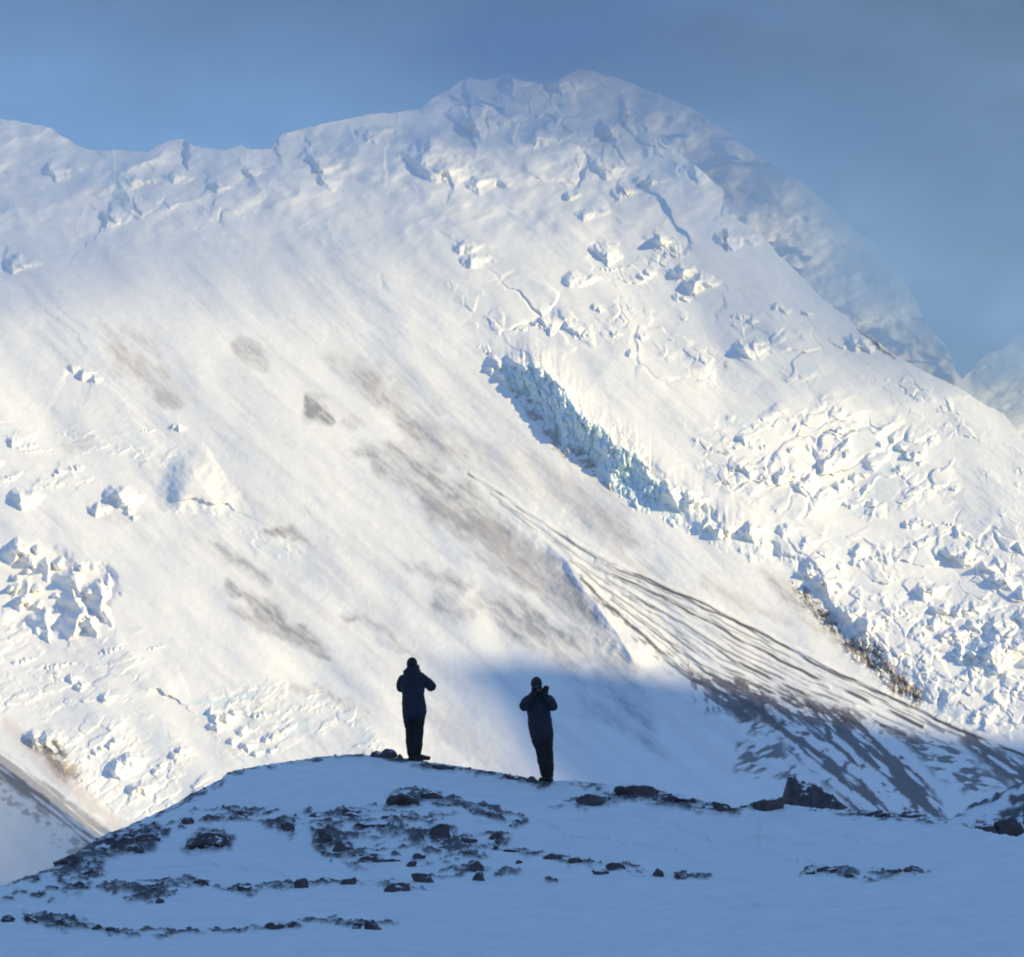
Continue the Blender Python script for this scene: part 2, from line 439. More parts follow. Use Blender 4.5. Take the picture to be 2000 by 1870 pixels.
for (x_, y_, w_, h_, a_) in [(110,1060,50,50,20),(205,1075,45,40,20),(390,1100,20,40,80),(490,1110,24,30,60),(450,1175,24,24,0),(925,1135,35,30,10),(870,1030,70,20,5),(910,1045,24,40,60),(1020,1000,70,25,20),(1130,1020,26,26,20),(1330,1140,100,50,20),(1410,1130,34,26,0),(880,1160,60,60,40),(340,790,90,50,20),(375,845,90,15,0),
    (500,870,30,60,70),(650,880,140,60,30),(540,740,60,40,20),(490,505,80,30,5),(405,550,30,70,80),(205,560,40,30,20),(540,740,60,36,20),(320,1000,36,20,30),(640,960,60,24,15),(1540,1000,40,30,20),(75,1060,30,16,0),(270,1100,60,20,10),(30,1080,50,12,0)]:
    SER.append((1000 + .503 * x_, 100 + .503 * y_, .503 * w_, .503 * h_, a_))
for t_ in [(151,730,70,18,28),(338,834,20,10,20),(285,842,28,6,-5),(14,865,22,14,0),(46,872,46,9,-12),(70,881,52,5,-5),(106,925,22,9,-30),(144,913,28,9,-15),(12,932,20,7,-10),(20,975,46,38,-20),(211,971,34,36,50),(240,1000,50,13,40),(165,992,42,26,30),
           (130,1326,25,16,-30),(150,1340,22,12,-40),(187,1363,32,20,-10),(398,1388,24,15,20),(424,1402,30,17,0),(446,1392,20,12,20),(410,1420,26,14,0),(458,1427,24,15,0),(440,1446,22,13,10),(468,1458,26,17,20),(490,1470,20,13,0),(520,1466,18,12,20),(211,1451,32,13,-30),(225,1497,62,27,-35),(260,1540,38,22,0),(300,1500,30,12,-30),(340,1470,30,14,-30),(180,1470,40,12,-35),(520,1440,30,14,-10),(500,1395,30,10,-10),(70,1445,50,28,0),(110,1300,60,9,-12),(40,1290,46,10,-12),(210,1270,50,8,-14),(300,1265,36,7,-14)]:
    SER.append(t_)
for q_ in SER: serac(*q_)
for q_ in [(893,232,50,62,70),(964,160,60,28,0),(1056,166,84,30,0),(1142,250,84,40,20),(1031,270,43,31,20),(789,308,60,56,40),(854,340,49,31,20),(915,359,36,30,0),(1147,332,30,56,80),(1203,371,18,36,80),(1252,355,36,18,0),(588,312,40,50,70),(241,356,45,22,30),(191,421,60,26,25),(402,366,40,20,-15),
           (624,354,20,24,0),(5,512,24,44,70),(880,480,44,22,45),(900,510,36,20,45),(700,262,30,40,60),(1300,268,40,30,20),(1330,330,50,40,30),(1400,470,44,30,30),(1120,420,50,22,20),(470,335,30,18,20),(320,345,34,20,10),(80,330,50,26,20),(1090,545,70,26,10)]: serac(*q_, k=1.0, q=.4, soft=True)
for q_ in [(948,716,20,26,0),(962,706,24,30,10),(975,738,22,30,0),(990,704,22,24,0),(1012,712,18,18,0)]: serac(*q_, q=1.1)
for q_ in [(14,1078,46,34,0),(60,1101,62,30,10),(106,1140,70,48,-10),(150,1166,92,48,-20),(88,1212,130,50,-5),(172,1196,80,42,-25),(30,1150,50,26,-10),(40,1180,40,20,0),(190,1135,40,30,20)]: serac(*q_, k=1.2, q=3.0)
rnd = random.Random(5)
for bx, by, br in [(40, 1072, 14), (72, 1075, 12), (118, 1098, 15), (92, 1110, 6), (140, 1130, 9), (58, 1115, 8), (74, 1148, 12), (30, 1130, 9), (110, 1162, 6), (152, 1180, 5), (113, 1192, 4), (92, 1190, 5),
                   (45, 1165, 15), (75, 1180, 10), (170, 1158, 8), (188, 1140, 7), (160, 1108, 8), (20, 1150, 8)]:
    for q in range(3):
        px, py, rr = bx + rnd.uniform(-.6, .6) * br, by + rnd.uniform(-.4, .4) * br, br * rnd.uniform(.5, .9)
        k = np.nonzero((np.abs(U - px) < rr * 1.5) & (np.abs(V - py) < rr * 1.5))[0]
        d2 = ((U[k] - px) / rr) ** 2 + ((V[k] - py) / (rr * .85)) ** 2
        m.disp[k] = m.disp[k] + rr * 1.9 * np.clip(1 - d2, 0, 1) ** .5

def rise(pts, A, w, back, soft=2.5, warp=5, seed=5):
    """on the right of a downward line the snow swells out by A over w and dies away over back"""
    i = m.box(pts, back * 1.6)
    x, y = U[i], V[i]
    x = x + warp * fbm(x / 25, y / 25, seed, 3); y = y + warp * fbm(x / 25, y / 25, seed + 9, 3)
    d, sg, t = poly_dist(x, y, pts)
    s = np.where(sg < 0, d, -1)
    end = np.where((t <= .0005) | (t >= .9995), 0, np.clip(5 * t * (1 - t), 0, 1))
    m.disp[i] += A * end * sstep(0, w, s) * (1 - sstep(w, back, s))
rise([(385, 850), (352, 874), (322, 896), (308, 930), (300, 968), (298, 1000)], 34, 60, 240)
rise([(340, 1280), (290, 1300), (262, 1320), (252, 1340), (262, 1370)], 9, 50, 170)

# the big ice cliff and the broken step continuing down its line
vu = np.interp(U, [930, 960, 985, 1010, 1045, 1060, 1090, 1130, 1165, 1205, 1240, 1262, 1275, 1300, 1340, 1400, 1450, 1500, 1560, 1600, 1650, 1700, 1760, 1850],
               [692, 690, 716, 718, 716, 738, 762, 800, 832, 868, 880, 905, 935, 955, 985, 1010, 1040, 1070, 1105, 1140, 1200, 1255, 1300, 1385])
vl = np.interp(U, [930, 985, 1000, 1040, 1090, 1140, 1190, 1240, 1275, 1320, 1380, 1440, 1500, 1560, 1600, 1650, 1700, 1760, 1850],
               [705, 752, 765, 808, 866, 915, 952, 990, 1005, 1030, 1055, 1078, 1100, 1135, 1175, 1240, 1300, 1345, 1410])
kk = np.nonzero((U > 925) & (V > 250) & (V < 1450))[0]
x, y = U[kk], V[kk]
flute = 7 * fbm(x / 13, y / 60, 301, 3) + 12 * fbm(x / 40, y / 60, 302, 2)
tt = (y - (vu[kk] + flute)) / np.maximum(vl[kk] - vu[kk], 8)
Hc = np.interp(x, [955, 985, 1010, 1060, 1150, 1240, 1280, 1330, 1450, 1600, 1700, 1850], [0, 12, 50, 105, 118, 90, 50, 32, 24, 20, 18, 0])
gap = np.where(x > 1270, .45 + .55 * sstep(-.35, .15, fbm(x / 55, y / 45, 303, 2)), 1)
up = np.clip(-tt, 0, None) * np.maximum(vl[kk] - vu[kk], 8)
up2 = np.clip(np.interp(x, [930, 1275, 1560, 1850], [690, 915, 1105, 1385]) - y, 0, None)
xs_ = x - .55 * up2
Hb = np.interp(xs_, [970, 1050, 1110, 1250, 1500, 1900], [0, 40, 70, 62, 35, 0]) * (1 - sstep(120, 420, up2))
m.disp[kk] += (1 - sstep(-.03, 1.0, tt) ** .8) * (Hb * np.exp(-up2 / 280) + (Hc * gap - Hb) * np.exp(-up / 22))
wall = sstep(-.08, .06, tt) * (1 - sstep(.85, 1.0, tt)) * gap * sstep(965, 1000, x) * (1 - .8 * sstep(1265, 1420, x)) * (1 - sstep(1500, 1700, x))
xw = x + 5 * fbm(x / 14, y / 14, 309, 3); yw = y + 5 * fbm(x / 14, y / 14, 308, 3)
f1, ed, ox, oy, cx, cy = voronoi(xw / 17 - y / 60, yw / 27, 310)
m.disp[kk] += wall * (np.minimum(ed * 24, 22 * h2(cx, cy, 311)) - 6 + 7 * ox * (h2(cx, cy, 312) - .1))
f1, ed, ox, oy, cx, cy = voronoi(xw / 8, yw / 11, 315)
m.disp[kk] += wall * (np.minimum(ed * 11, 8 * h2(cx, cy, 316)) + 3 * ox)
crk = sstep(.3, .75, fbm(x / 7, y / 22, 318, 3))
m.disp[kk] -= 4 * wall * crk
m.tint(kk, .8 * wall, (.68, .82, .83))
foot = sstep(.6, .95, tt) * (1 - sstep(1.05, 1.25, tt)) * gap * sstep(980, 1010, x) * (1 - sstep(1160, 1230, x))
m.tint(kk, .8 * foot * sstep(-.1, .3, fbm(x / 14, y / 9, 320, 3)), (.30, .25, .22))
# bright blocks along the lip
lip = sstep(-.5, -.12, tt) * (1 - sstep(-.15, .0, tt)) * gap
f1, ed, ox, oy, cx, cy = voronoi(x / 15, y / 18, 330)
m.disp[kk] += lip * (8 * (h2(cx, cy, 331) - .4) + 6 * ox - 4 * (1 - sstep(0, .12, ed)))

# ---- dusty avalanche tracks
def dust(pts, w, c, k=.8, w2=None, soft=14, warp=6, seed=1, grain=.55, ang=42, dep=0):
    i, mk, sg, t = m.stroke(pts, w, soft + w * .8, w2, warp + 8, 40, seed)
    k = k * 1.1
    x, y = U[i], V[i]
    a, cc = rot(x, y, ang)
    g = sstep(-.6, .6, fbm(a / 80, cc / 15, seed + 5, 5)) * grain + (1 - grain)
    fine_ = .62 + .38 * sstep(-.35, .35, fbm(a / 16, cc / 5, seed + 6, 4))
    c = np.array(c) * .55 + np.mean(c) * .45
    m.tint(i, mk * g * k * fine_ * 1.15, c)
    if dep: m.disp[i] -= dep * mk

dust([(640, 690), (720, 755), (800, 830), (870, 890), (930, 925)], 20, (.50, .45, .42), .75, 26, seed=401)
dust([(700, 700), (790, 760), (880, 840), (960, 880)], 10, DUST, .55, 14, seed=402)
dust([(700, 870), (780, 900), (860, 960), (930, 1010), (1000, 1060)], 34, (.40, .38, .38), .8, 40, seed=403)
dust([(820, 960), (900, 1030), (1010, 1080), (1100, 1130), (1180, 1220)], 34, (.42, .39, .38), .8, 40, seed=404)
dust([(940, 1040), (1000, 1090), (1090, 1150), (1160, 1220), (1240, 1310)], 30, (.45, .41, .40), .7, 34, seed=405)
dust([(930, 1150), (1000, 1190), (1080, 1250), (1150, 1290)], 30, (.38, .38, .40), .8, 44, seed=406)
dust([(850, 1160), (880, 1190), (930, 1210)], 24, (.46, .45, .46), .75, 22, seed=407)
dust([(775, 1095), (810, 1110), (880, 1130), (930, 1150)], 14, (.38, .36, .38), .75, 10, seed=408)
dust([(860, 850), (960, 910), (1080, 980), (1180, 1040)], 16, DUST, .6, 20, seed=409)
dust([(960, 860), (1060, 920), (1160, 990), (1250, 1060)], 20, DUST, .65, 26, seed=410)
dust([(1130, 980), (1200, 1030), (1262, 1070)], 24, (.55, .50, .45), .7, 20, seed=411)
dust([(1060, 900), (1120, 950), (1240, 1000)], 12, DUST, .4, 12, seed=412)
dust([(435, 1135), (480, 1165), (540, 1215), (610, 1260), (640, 1285)], 13, (.33, .32, .34), .85, 18, seed=413)
dust([(455, 1180), (530, 1230), (600, 1275)], 9, (.45, .43, .44), .6, 12, seed=430)
dust([(415, 1060), (470, 1100), (520, 1130)], 14, (.38, .38, .42), .7, 12, seed=414)
dust([(680, 1195), (730, 1220), (790, 1260), (830, 1275)], 7, (.36, .34, .33), .75, 10, seed=415)
dust([(590, 780), (620, 795), (655, 818)], 15, (.34, .32, .33), .9, 16, seed=416, soft=8)
dust([(670, 822), (700, 838)], 5, (.45, .43, .44), .7, 5, seed=417)
dust([(460, 660), (500, 690), (525, 715)], 18, (.48, .46, .46), .7, 12, seed=418)
dust([(190, 640), (250, 710), (310, 750), (365, 800)], 22, (.56, .50, .48), .75, 30, seed=419, ang=45)
dust([(220, 660), (260, 640), (310, 690)], 14, (.62, .58, .56), .5, 16, seed=420)
dust([(520, 1042), (560, 1048), (605, 1062)], 8, (.42, .37, .34), .8, 9, seed=421, soft=8)
dust([(120, 870), (160, 862), (185, 860)], 14, (.55, .50, .48), .6, 10, seed=422, ang=-10)
dust([(180, 1000), (230, 1010), (280, 1020)], 12, (.50, .47, .45), .5, 10, seed=423)
dust([(560, 1340), (640, 1360), (720, 1395)], 12, (.52, .48, .46), .5, 14, seed=424)
dust([(1480, 1120), (1540, 1160), (1600, 1210), (1660, 1265)], 20, (.52, .47, .42), .7, 24, seed=425)
dust([(1360, 1120), (1440, 1170), (1530, 1220)], 14, (.62, .57, .52), .6, 16, seed=426)
dust([(1080, 1000), (1250, 1110), (1400, 1200)], 8, (.7, .62, .52), .5, 8, seed=427)
dust([(740, 1280), (860, 1400), (960, 1500)], 26, (.62, .60, .58), .45, 30, seed=428)
dust([(1150, 1290), (1220, 1360), (1290, 1460)], 34, (.40, .48, .52), .8, 20, seed=429)
dust([(1090, 1300), (1150, 1380), (1250, 1450)], 22, (.45, .52, .56), .55, 18, seed=431)

# the snow rib that runs down to the shadow
RIB = [(940, 965), (1060, 1050), (1110, 1100), (1150, 1160), (1200, 1230), (1258, 1325)]
i = m.box(RIB, 140); d, sg, t = poly_dist(U[i], V[i], RIB)
wid = np.where(sg > 0, 60, 110)
end = np.clip(5 * t * (1 - t), 0, 1)
m.disp[i] += sstep(0, .45, t) * sstep(0, .12, 1 - t) * (34 + 8 * fbm(U[i] / 60, V[i] / 60, 450, 2)) * np.clip(1 - (d + 4 * fbm(U[i] / 24, V[i] / 24, 451, 3)) / wid, 0, 1) ** 1.6 * np.where((t <= .0005) | (t >= .9995), 0, 1)
m.tint(i, .9 * end * np.where(sg < 0, 1 - sstep(40, 90, d), 1 - sstep(4, 16, d)), SNOW)

# ---- moraine with rock bands on the right
topc = pl([(915, 925), (1080, 1036), (1180, 1097), (1341, 1165), (1430, 1208), (1522, 1256), (1620, 1308), (1723, 1352), (1870, 1425), (2060, 1500)])
botc = pl([(985, 1000), (1100, 1095), (1180, 1175), (1245, 1235), (1300, 1285), (1345, 1325), (1420, 1360), (1500, 1390), (1640, 1440), (1800, 1480)])
def resample(p, n=40):
    s = np.concatenate([[0], np.cumsum(np.hypot(*(p[1:] - p[:-1]).T))]); q = np.linspace(0, s[-1], n)
    return np.stack([np.interp(q, s, p[:, 0]), np.interp(q, s, p[:, 1])], -1)
TA, BA = resample(topc), resample(botc)
rnd = random.Random(11)
LN = [(.0, 3.0, .95, .0, 1.)] + [((q + .5 + rnd.uniform(-.3, .3)) / 15, rnd.uniform(1.4, 3.6), rnd.uniform(.55, .95), rnd.uniform(.02, .38), rnd.uniform(.62, .95)) for q in range(15)] + [(1.0, 4.4, .85, .22, .75)]
for n_, (k, w, strength, t0, t1) in enumerate(LN):
    line = TA * (1 - k) + BA * k
    a, b = int(t0 * 39), max(int(t1 * 39), int(t0 * 39) + 2)
    line = line[a:b + 1]
    i, mk, sg, t = m.stroke(line, w * .55, 3.5, w * 1.0, 2.4, 48, 500 + n_, lens=False)
    x, y = U[i], V[i]; ra, rc = rot(x, y, 31)
    br = sstep(-.6, .2, fbm(ra / 60, rc / 10, 520 + n_, 5))
    m.tint(i, mk * br * strength, (.10, .09, .085))
    m.disp[i] += 1.6 * mk * br
    i, mk, sg, t = m.stroke(line + np.array([2.5, -4.0]), w * .8, 6, w * 1.4, 2.4, 48, 500 + n_, lens=False); m.disp[i] += 2.6 * mk
# stony skirt along the lower edge of the bands
i, mk, sg, t = m.stroke(BA[8:32], 8, 12, 24, 6, 20, 540, lens=False)
x, y = U[i], V[i]; ra, rc = rot(x, y, 38)
m.tint(i, mk * .7 * sstep(.15, .5, fbm(ra / 26, rc / 5, 541, 4)), (.13, .12, .12))

def rockpatch(pts, k, thr, seed, ang=40, sa=30, sc=8, c=ROCK, soft=10, warp=8):
    i, mk = m.poly(pts, soft, warp, 24, seed)
    ra, rc = rot(U[i], V[i], ang)
    n = fbm(ra / sa, rc / sc, seed + 3, 4)
    q = mk * sstep(thr - .15, thr + .2, n) * k
    m.tint(i, q, c); m.disp[i] += 1.2 * q + .8 * q * fbm(U[i] / 5, V[i] / 4, seed + 8, 2)

rockpatch([(1478, 1352), (1560, 1366), (1690, 1398), (1750, 1440), (1800, 1500), (1852, 1602), (1690, 1602), (1600, 1520), (1540, 1470), (1490, 1412)], .93, -.5, 601, soft=8, sa=46, warp=7)
for pts, w, w2_, sd_ in [([(1498, 1383), (1560, 1428), (1622, 1468), (1683, 1512), (1763, 1590)], 8, 12, 661), ([(1546, 1376), (1600, 1416), (1643, 1452), (1723, 1524), (1796, 1592)], 5.5, 8, 662),
                   ([(1534, 1448), (1602, 1508), (1705, 1585)], 8, 10, 663), ([(1672, 1388), (1723, 1440), (1804, 1500), (1896, 1580)], 11, 20, 664), ([(1600, 1378), (1660, 1420), (1700, 1450)], 2.5, 2, 665)]:
    i, mk, sg, t = m.stroke(pts, w, 4, w2_, 3.5, 22, sd_, lens=False)
    m.tint(i, mk * sstep(-.9, -.5, fbm(U[i] / 20, V[i] / 14, sd_, 3)), SNOW)
rockpatch([(1345, 1310), (1420, 1320), (1520, 1345), (1640, 1390), (1690, 1430), (1560, 1420), (1480, 1410), (1400, 1380)], .9, -.05, 604, ang=34)
rockpatch([(1420, 1380), (1500, 1380), (1530, 1430), (1460, 1430)], .85, -.15, 605, ang=-20)
rockpatch([(1440, 1445), (1520, 1430), (1550, 1490), (1560, 1520), (1490, 1515), (1440, 1510)], .85, .0, 606, ang=-25)
rockpatch([(1345, 1300), (1370, 1320), (1390, 1380), (1420, 1395), (1370, 1395), (1345, 1340)], .8, .15, 607, ang=60, sa=18)
rockpatch([(1740, 1430), (1830, 1430), (1900, 1490), (1980, 1540), (1880, 1545), (1800, 1490)], .85, .1, 608, ang=8)
rockpatch([(1840, 1400), (1990, 1480), (2060, 1520), (2060, 1580), (1970, 1530), (1890, 1470)], .92, -.35, 609, ang=38)
rockpatch([(1640, 1370), (1720, 1400), (1830, 1440), (1760, 1440), (1680, 1410)], .8, .2, 610, ang=32)
# sunlit ochre rock under the ice step
for pts, s in [([(1540, 1130), (1600, 1180), (1640, 1215), (1625, 1235), (1570, 1185)], 621), ([(1625, 1215), (1660, 1240), (1690, 1265), (1700, 1300), (1670, 1290), (1640, 1255)], 622),
               ([(1675, 1240), (1715, 1250), (1735, 1300), (1770, 1320), (1770, 1360), (1730, 1340), (1690, 1300)], 623), ([(1740, 1320), (1790, 1345), (1810, 1370), (1790, 1382), (1750, 1350)], 624)]:
    rockpatch(pts, .8, -.1, s, ang=50, sa=14, sc=9, c=(.42, .29, .17), soft=8)
    rockpatch(pts, .85, .35, s + 50, ang=50, sa=12, sc=8, c=(.13, .11, .10), soft=8)
    i, mk = m.poly(pts, 8, 6, 20, s); f1, ed, ox, oy, cx, cy = voronoi(U[i] / 12, V[i] / 10, s)
    m.disp[i] += mk * (9 * (h2(cx, cy, s) - .4) + 7 * ox - 5 * (1 - sstep(0, .14, ed)))
# dark rock on the lower left
rockpatch([(40, 1440), (110, 1442), (120, 1475), (150, 1520), (120, 1520), (80, 1480)], .95, -.2, 631, ang=45, sa=16, c=(.07, .065, .06))
rockpatch([(100, 1475), (145, 1490), (155, 1520), (130, 1515)], .7, -.2, 632, ang=45, sa=16, c=(.5, .4, .26))
# rock crack on the right skyline
i, mk, sg, t = m.stroke([(1672, 640), (1700, 662), (1730, 690), (1750, 702)], 3, 4, 2, 3, 20, 640); m.tint(i, mk * .8, (.12, .11, .1))

# ---- left lateral moraine: crest line with its shaded side below
LM = [(-300, 1290), (-100, 1420), (0, 1492), (90, 1560), (160, 1612), (230, 1668), (300, 1720)]
i = m.box(LM, 420); d, sg, t = poly_dist(U[i], V[i], LM)
m.disp[i] -= np.where(sg > 0, 1.55 * np.minimum(d, 380), 0) * sstep(-420, -60, U[i])
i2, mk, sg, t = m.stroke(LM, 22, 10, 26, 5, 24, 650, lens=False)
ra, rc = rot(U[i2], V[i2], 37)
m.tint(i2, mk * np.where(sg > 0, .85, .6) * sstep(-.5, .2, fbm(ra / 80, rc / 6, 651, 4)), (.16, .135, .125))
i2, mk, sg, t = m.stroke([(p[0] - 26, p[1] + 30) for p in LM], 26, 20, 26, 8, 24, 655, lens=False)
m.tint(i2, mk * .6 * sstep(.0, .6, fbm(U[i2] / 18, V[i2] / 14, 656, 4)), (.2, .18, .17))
i2, mk, sg, t = m.stroke([(0, 1400), (70, 1470), (170, 1560), (240, 1620)], 16, 16, 16, 6, 24, 657)
m.tint(i2, mk * .45, (.62, .50, .44))

D = base_D(V)
D = D - m.disp * D / F
Xf, Yf, Zf = [a.reshape(m.shape) for a in ray_pts(U, V, D)]
colf = m.col.reshape(m.shape + (3,))
# the back of the mountain
nb = 14
bX = []; bY = []; bZ = []
for q in range(1, nb + 1):
    s_ = 30 * q ** 1.7
    bX.append(Xf[-1]); bY.append(Yf[-1] + s_); bZ.append(Zf[-1] - s_ * .32 - 6 * q ** .5)
Xf = np.vstack([Xf, bX]); Yf = np.vstack([Yf, bY]); Zf = np.vstack([Zf, bZ])
colf = np.concatenate([colf, np.broadcast_to(colf[-1:], (nb,) + colf.shape[1:])], 0)
mountain = grid_mesh("mountain", Xf, Yf, Zf, colf, None, M_MOUNT)
mountain["kind"] = "structure"
print("mountain", mountain.data.vertices.__len__(), time.time() - _t0)

# ------------------------------------------------------------------ the hazy shoulder behind the right-hand ridge
CREST2 = pl([(-2000, 900), (1000, 900), (1100, 300), (1160, 175), (1190, 146), (1225, 158), (1262, 176), (1300, 190), (1345, 208), (1400, 245), (1452, 285), (1500, 318), (1560, 352), (1610, 392), (1660, 440), (1705, 478), (1745, 512),
             (1765, 545), (1790, 590), (1815, 640), (1850, 680), (1866, 725), (1880, 742), (1905, 712), (1930, 690), (1955, 684), (1975, 668), (2010, 640), (2200, 520), (2600, 600), (3500, 900)])
def base_D2(v):
    return 3600 * .78 / (.78 - tan_el(v))
m2, uu2, vc2 = make_face(CREST2, 3.0, 300, 1250.0, 2.5, base_D2)
U2, V2 = m2.U, m2.V
m2.col[:] = SNOW
m2.disp += 30 * fbm(U2 / 160, V2 / 110, 701, 3) + 6 * fbm(U2 / 30, V2 / 24, 702, 3)
m2.disp += 22 * fbm(U2 / 80 + V2 / 160, V2 / 46, 703, 4)
m2.disp -= 90 * sstep(1860, 1900, U2) * sstep(600, 700, V2)
D2 = base_D2(V2); D2 = D2 - m2.disp * D2 / F
X2, Y2, Z2 = [a.reshape(m2.shape) for a in ray_pts(U2, V2, D2)]
c2 = m2.col.reshape(m2.shape + (3,))
bX = [X2[-1]] * 8; bY = [Y2[-1] + 40 * q ** 1.6 for q in range(1, 9)]; bZ = [Z2[-1] - 25 * q ** 1.6 for q in range(1, 9)]
X2 = np.vstack([X2, bX]); Y2 = np.vstack([Y2, bY]); Z2 = np.vstack([Z2, bZ]); c2 = np.concatenate([c2, np.broadcast_to(c2[-1:], (8,) + c2.shape[1:])], 0)
sh = grid_mesh("mountain_shoulder", X2, Y2, Z2, c2, None, M_MOUNT); sh["kind"] = "structure"

# ------------------------------------------------------------------ cloud lying against the right-hand ridge and the summit
RIDGE = np.concatenate([pl([(560, -900), (1010, 10)]), CREST[(CREST[:, 0] >= 1160) & (CREST[:, 0] <= 2040)], pl([(2500, 1400)])])
cu = np.linspace(500, 3600, 150); cv = np.linspace(-1300, 1250, 130)
CU, CV = np.meshgrid(cu, cv)
dist, sg, t_ = poly_dist(CU, CV, RIDGE)
s_ = np.where(sg < 0, dist, -dist)
wob = fbm(CU / 420, CV / 300, 801, 4)
d2_, sg2_, t2_ = poly_dist(CU, CV, CREST2[(CREST2[:, 0] > 1180) & (CREST2[:, 0] < 2100)])
T = 520 * sstep(-70, 230, s_ + 60 * wob) * (1 - .6 * sstep(350, 900, s_)) + 300 * np.exp(-(d2_ / 75) ** 2) * sstep(20, 160, s_)
left = sstep(820, 1260, CU + 140 * fbm(CU / 260, CV / 180, 803, 4) - .35 * np.clip(140 - CV, 0, 900))
T = T * left * (.75 + .35 * wob)
T += 430 * np.exp(-((CU - 1070 - .8 * (90 - CV)) / 150) ** 2 - ((CV - 80) / 62) ** 2) * sstep(-.2, .5, fbm(CU / 110 + 3, CV / 60, 805, 4) + .4)
T *= 1 - sstep(2900, 3500, CU); T *= sstep(-1250, -900, CV); T *= 1 - sstep(900, 1200, CV)
T = np.clip(T, 0.5, None)
T += 95 * (1 - sstep(150, 420, CV)) * sstep(600, 1000, CU) * (1 - sstep(1400, 1700, CU))
veil_ = sstep(-200, -10, s_) * (1 - sstep(560, 860, CV)) * sstep(1150, 1300, CU)
T += 130 * veil_ * (.7 + .5 * wob)
T += 420 * np.exp(-((CU - 1945) / 100) ** 2 - ((CV - 700) / 110) ** 2)
T *= 1 + .3 * fbm(CU / 130 + CV / 300, CV / 60, 809, 4)
T = np.clip(T, .5, None)
near = base_D(np.clip(CV, 100, 1500)) + 200 - .28 * T - 330 * np.maximum((1 - sstep(180, 420, CV)) * (1 - sstep(1250, 1600, CU)), veil_)
def shell(name, near, T, mat, A=None, B=None):
    Xa, Ya, Za = A if A else ray_pts(CU, CV, near)
    Xb, Yb, Zb = B if B else ray_pts(CU, CV, near + T)
    nr, nc = Xa.shape
    co = np.concatenate([np.stack([Xa, Ya, Za], -1).reshape(-1, 3), np.stack([Xb, Yb, Zb], -1).reshape(-1, 3)])
    idx = np.arange(nr * nc).reshape(nr, nc)
    fr = np.stack([idx[:-1, :-1], idx[1:, :-1], idx[1:, 1:], idx[:-1, 1:]], -1).reshape(-1, 4)
    bk = fr[:, ::-1] + nr * nc
    ring = np.concatenate([idx[0, :], idx[1:, -1], idx[-1, -2::-1], idx[-2:0:-1, 0]])
    rn = np.roll(ring, -1)
    sd = np.stack([ring, rn, rn + nr * nc, ring + nr * nc], -1)
    faces = np.concatenate([fr, bk, sd]).tolist()
    me = bpy.data.meshes.new(name); me.from_pydata(co.tolist(), [], faces); me.update()
    bm = bmesh.new(); bm.from_mesh(me); bmesh.ops.recalc_face_normals(bm, faces=bm.faces); bm.to_mesh(me); bm.free()
    o = bpy.data.objects.new(name, me); COL.objects.link(o); me.materials.append(mat); return o
M_CLOUD = bpy.data.materials.new("cloud_mist"); M_CLOUD.use_nodes = True
nt = M_CLOUD.node_tree; nt.nodes.remove(nt.nodes["Principled BSDF"])
pv = nt.nodes.new("ShaderNodeVolumePrincipled"); pv.inputs['Density'].default_value = .0031
pv.inputs['Color'].default_value = (.36, .61, 1.0, 1); pv.inputs['Anisotropy'].default_value = 0.0
nt.links.new(pv.outputs[0], nt.nodes["Material Output"].inputs['Volume'])
cloud = shell("cloud", near, T, M_CLOUD); cloud["kind"] = "stuff"; cloud["label"] = "blue grey cloud drifting over the summit and hiding the right ridge"

# darker cloud filling the sky behind the shoulder
M_CLOUD2 = M_CLOUD.copy(); M_CLOUD2.name = "dark_cloud_mist"
for n_ in M_CLOUD2.node_tree.nodes:
    if n_.type == 'PRINCIPLED_VOLUME': n_.inputs['Color'].default_value = (.20, .36, .66, 1)
T2 = 950 * sstep(-60, 900, s_ + 120 * wob) * sstep(900, 1500, CU + 160 * fbm(CU / 240, CV / 150, 811, 4)) * (1 + .35 * fbm(CU / 170 + CV / 260, CV / 80, 812, 4))
T2 = np.clip(T2 * (1 - sstep(2900, 3500, CU)) * sstep(-1250, -900, CV) * (1 - sstep(800, 1200, CV)), .5, None)
cloud2 = shell("cloud", base_D(np.clip(CV, 100, 1500)) + 1300, T2, M_CLOUD2); cloud2["kind"] = "stuff"; cloud2["label"] = "darker blue grey cloud filling the upper right sky"

# unseen cloud bank, added between the low sun and the upper slopes to dim them
sv = SUN_DIR; av = Vector((-sv.y, sv.x, 0)).normalized(); bv = sv.cross(av).normalized()
if bv.z < 0: bv = -bv
aa, bb = np.meshgrid(np.linspace(2600, 5200, 60), np.linspace(950, 2600, 60))
tb_ = 330 * sstep(1030, 1560, bb + 60 * fbm(aa / 300, bb / 160, 851, 4)) * sstep(2600, 2900, aa) * (1 - sstep(3850, 4350, aa)) * (1 - sstep(2200, 2600, bb))
tb_ = tb_ * (1 + .35 * fbm(aa / 260, bb / 130, 852, 3)) + .5
def bank_pts(s0):
    return [s0 * sv[k] + aa * av[k] + bb * bv[k] for k in range(3)]
bank = shell("unseen_cloud_bank", None, None, M_CLOUD, bank_pts(-400 - tb_ / 2), bank_pts(-400 + tb_ / 2)); bank["kind"] = "stuff"
bank["label"] = "unseen cloud bank added out of view on the right to dim the upper slopes"

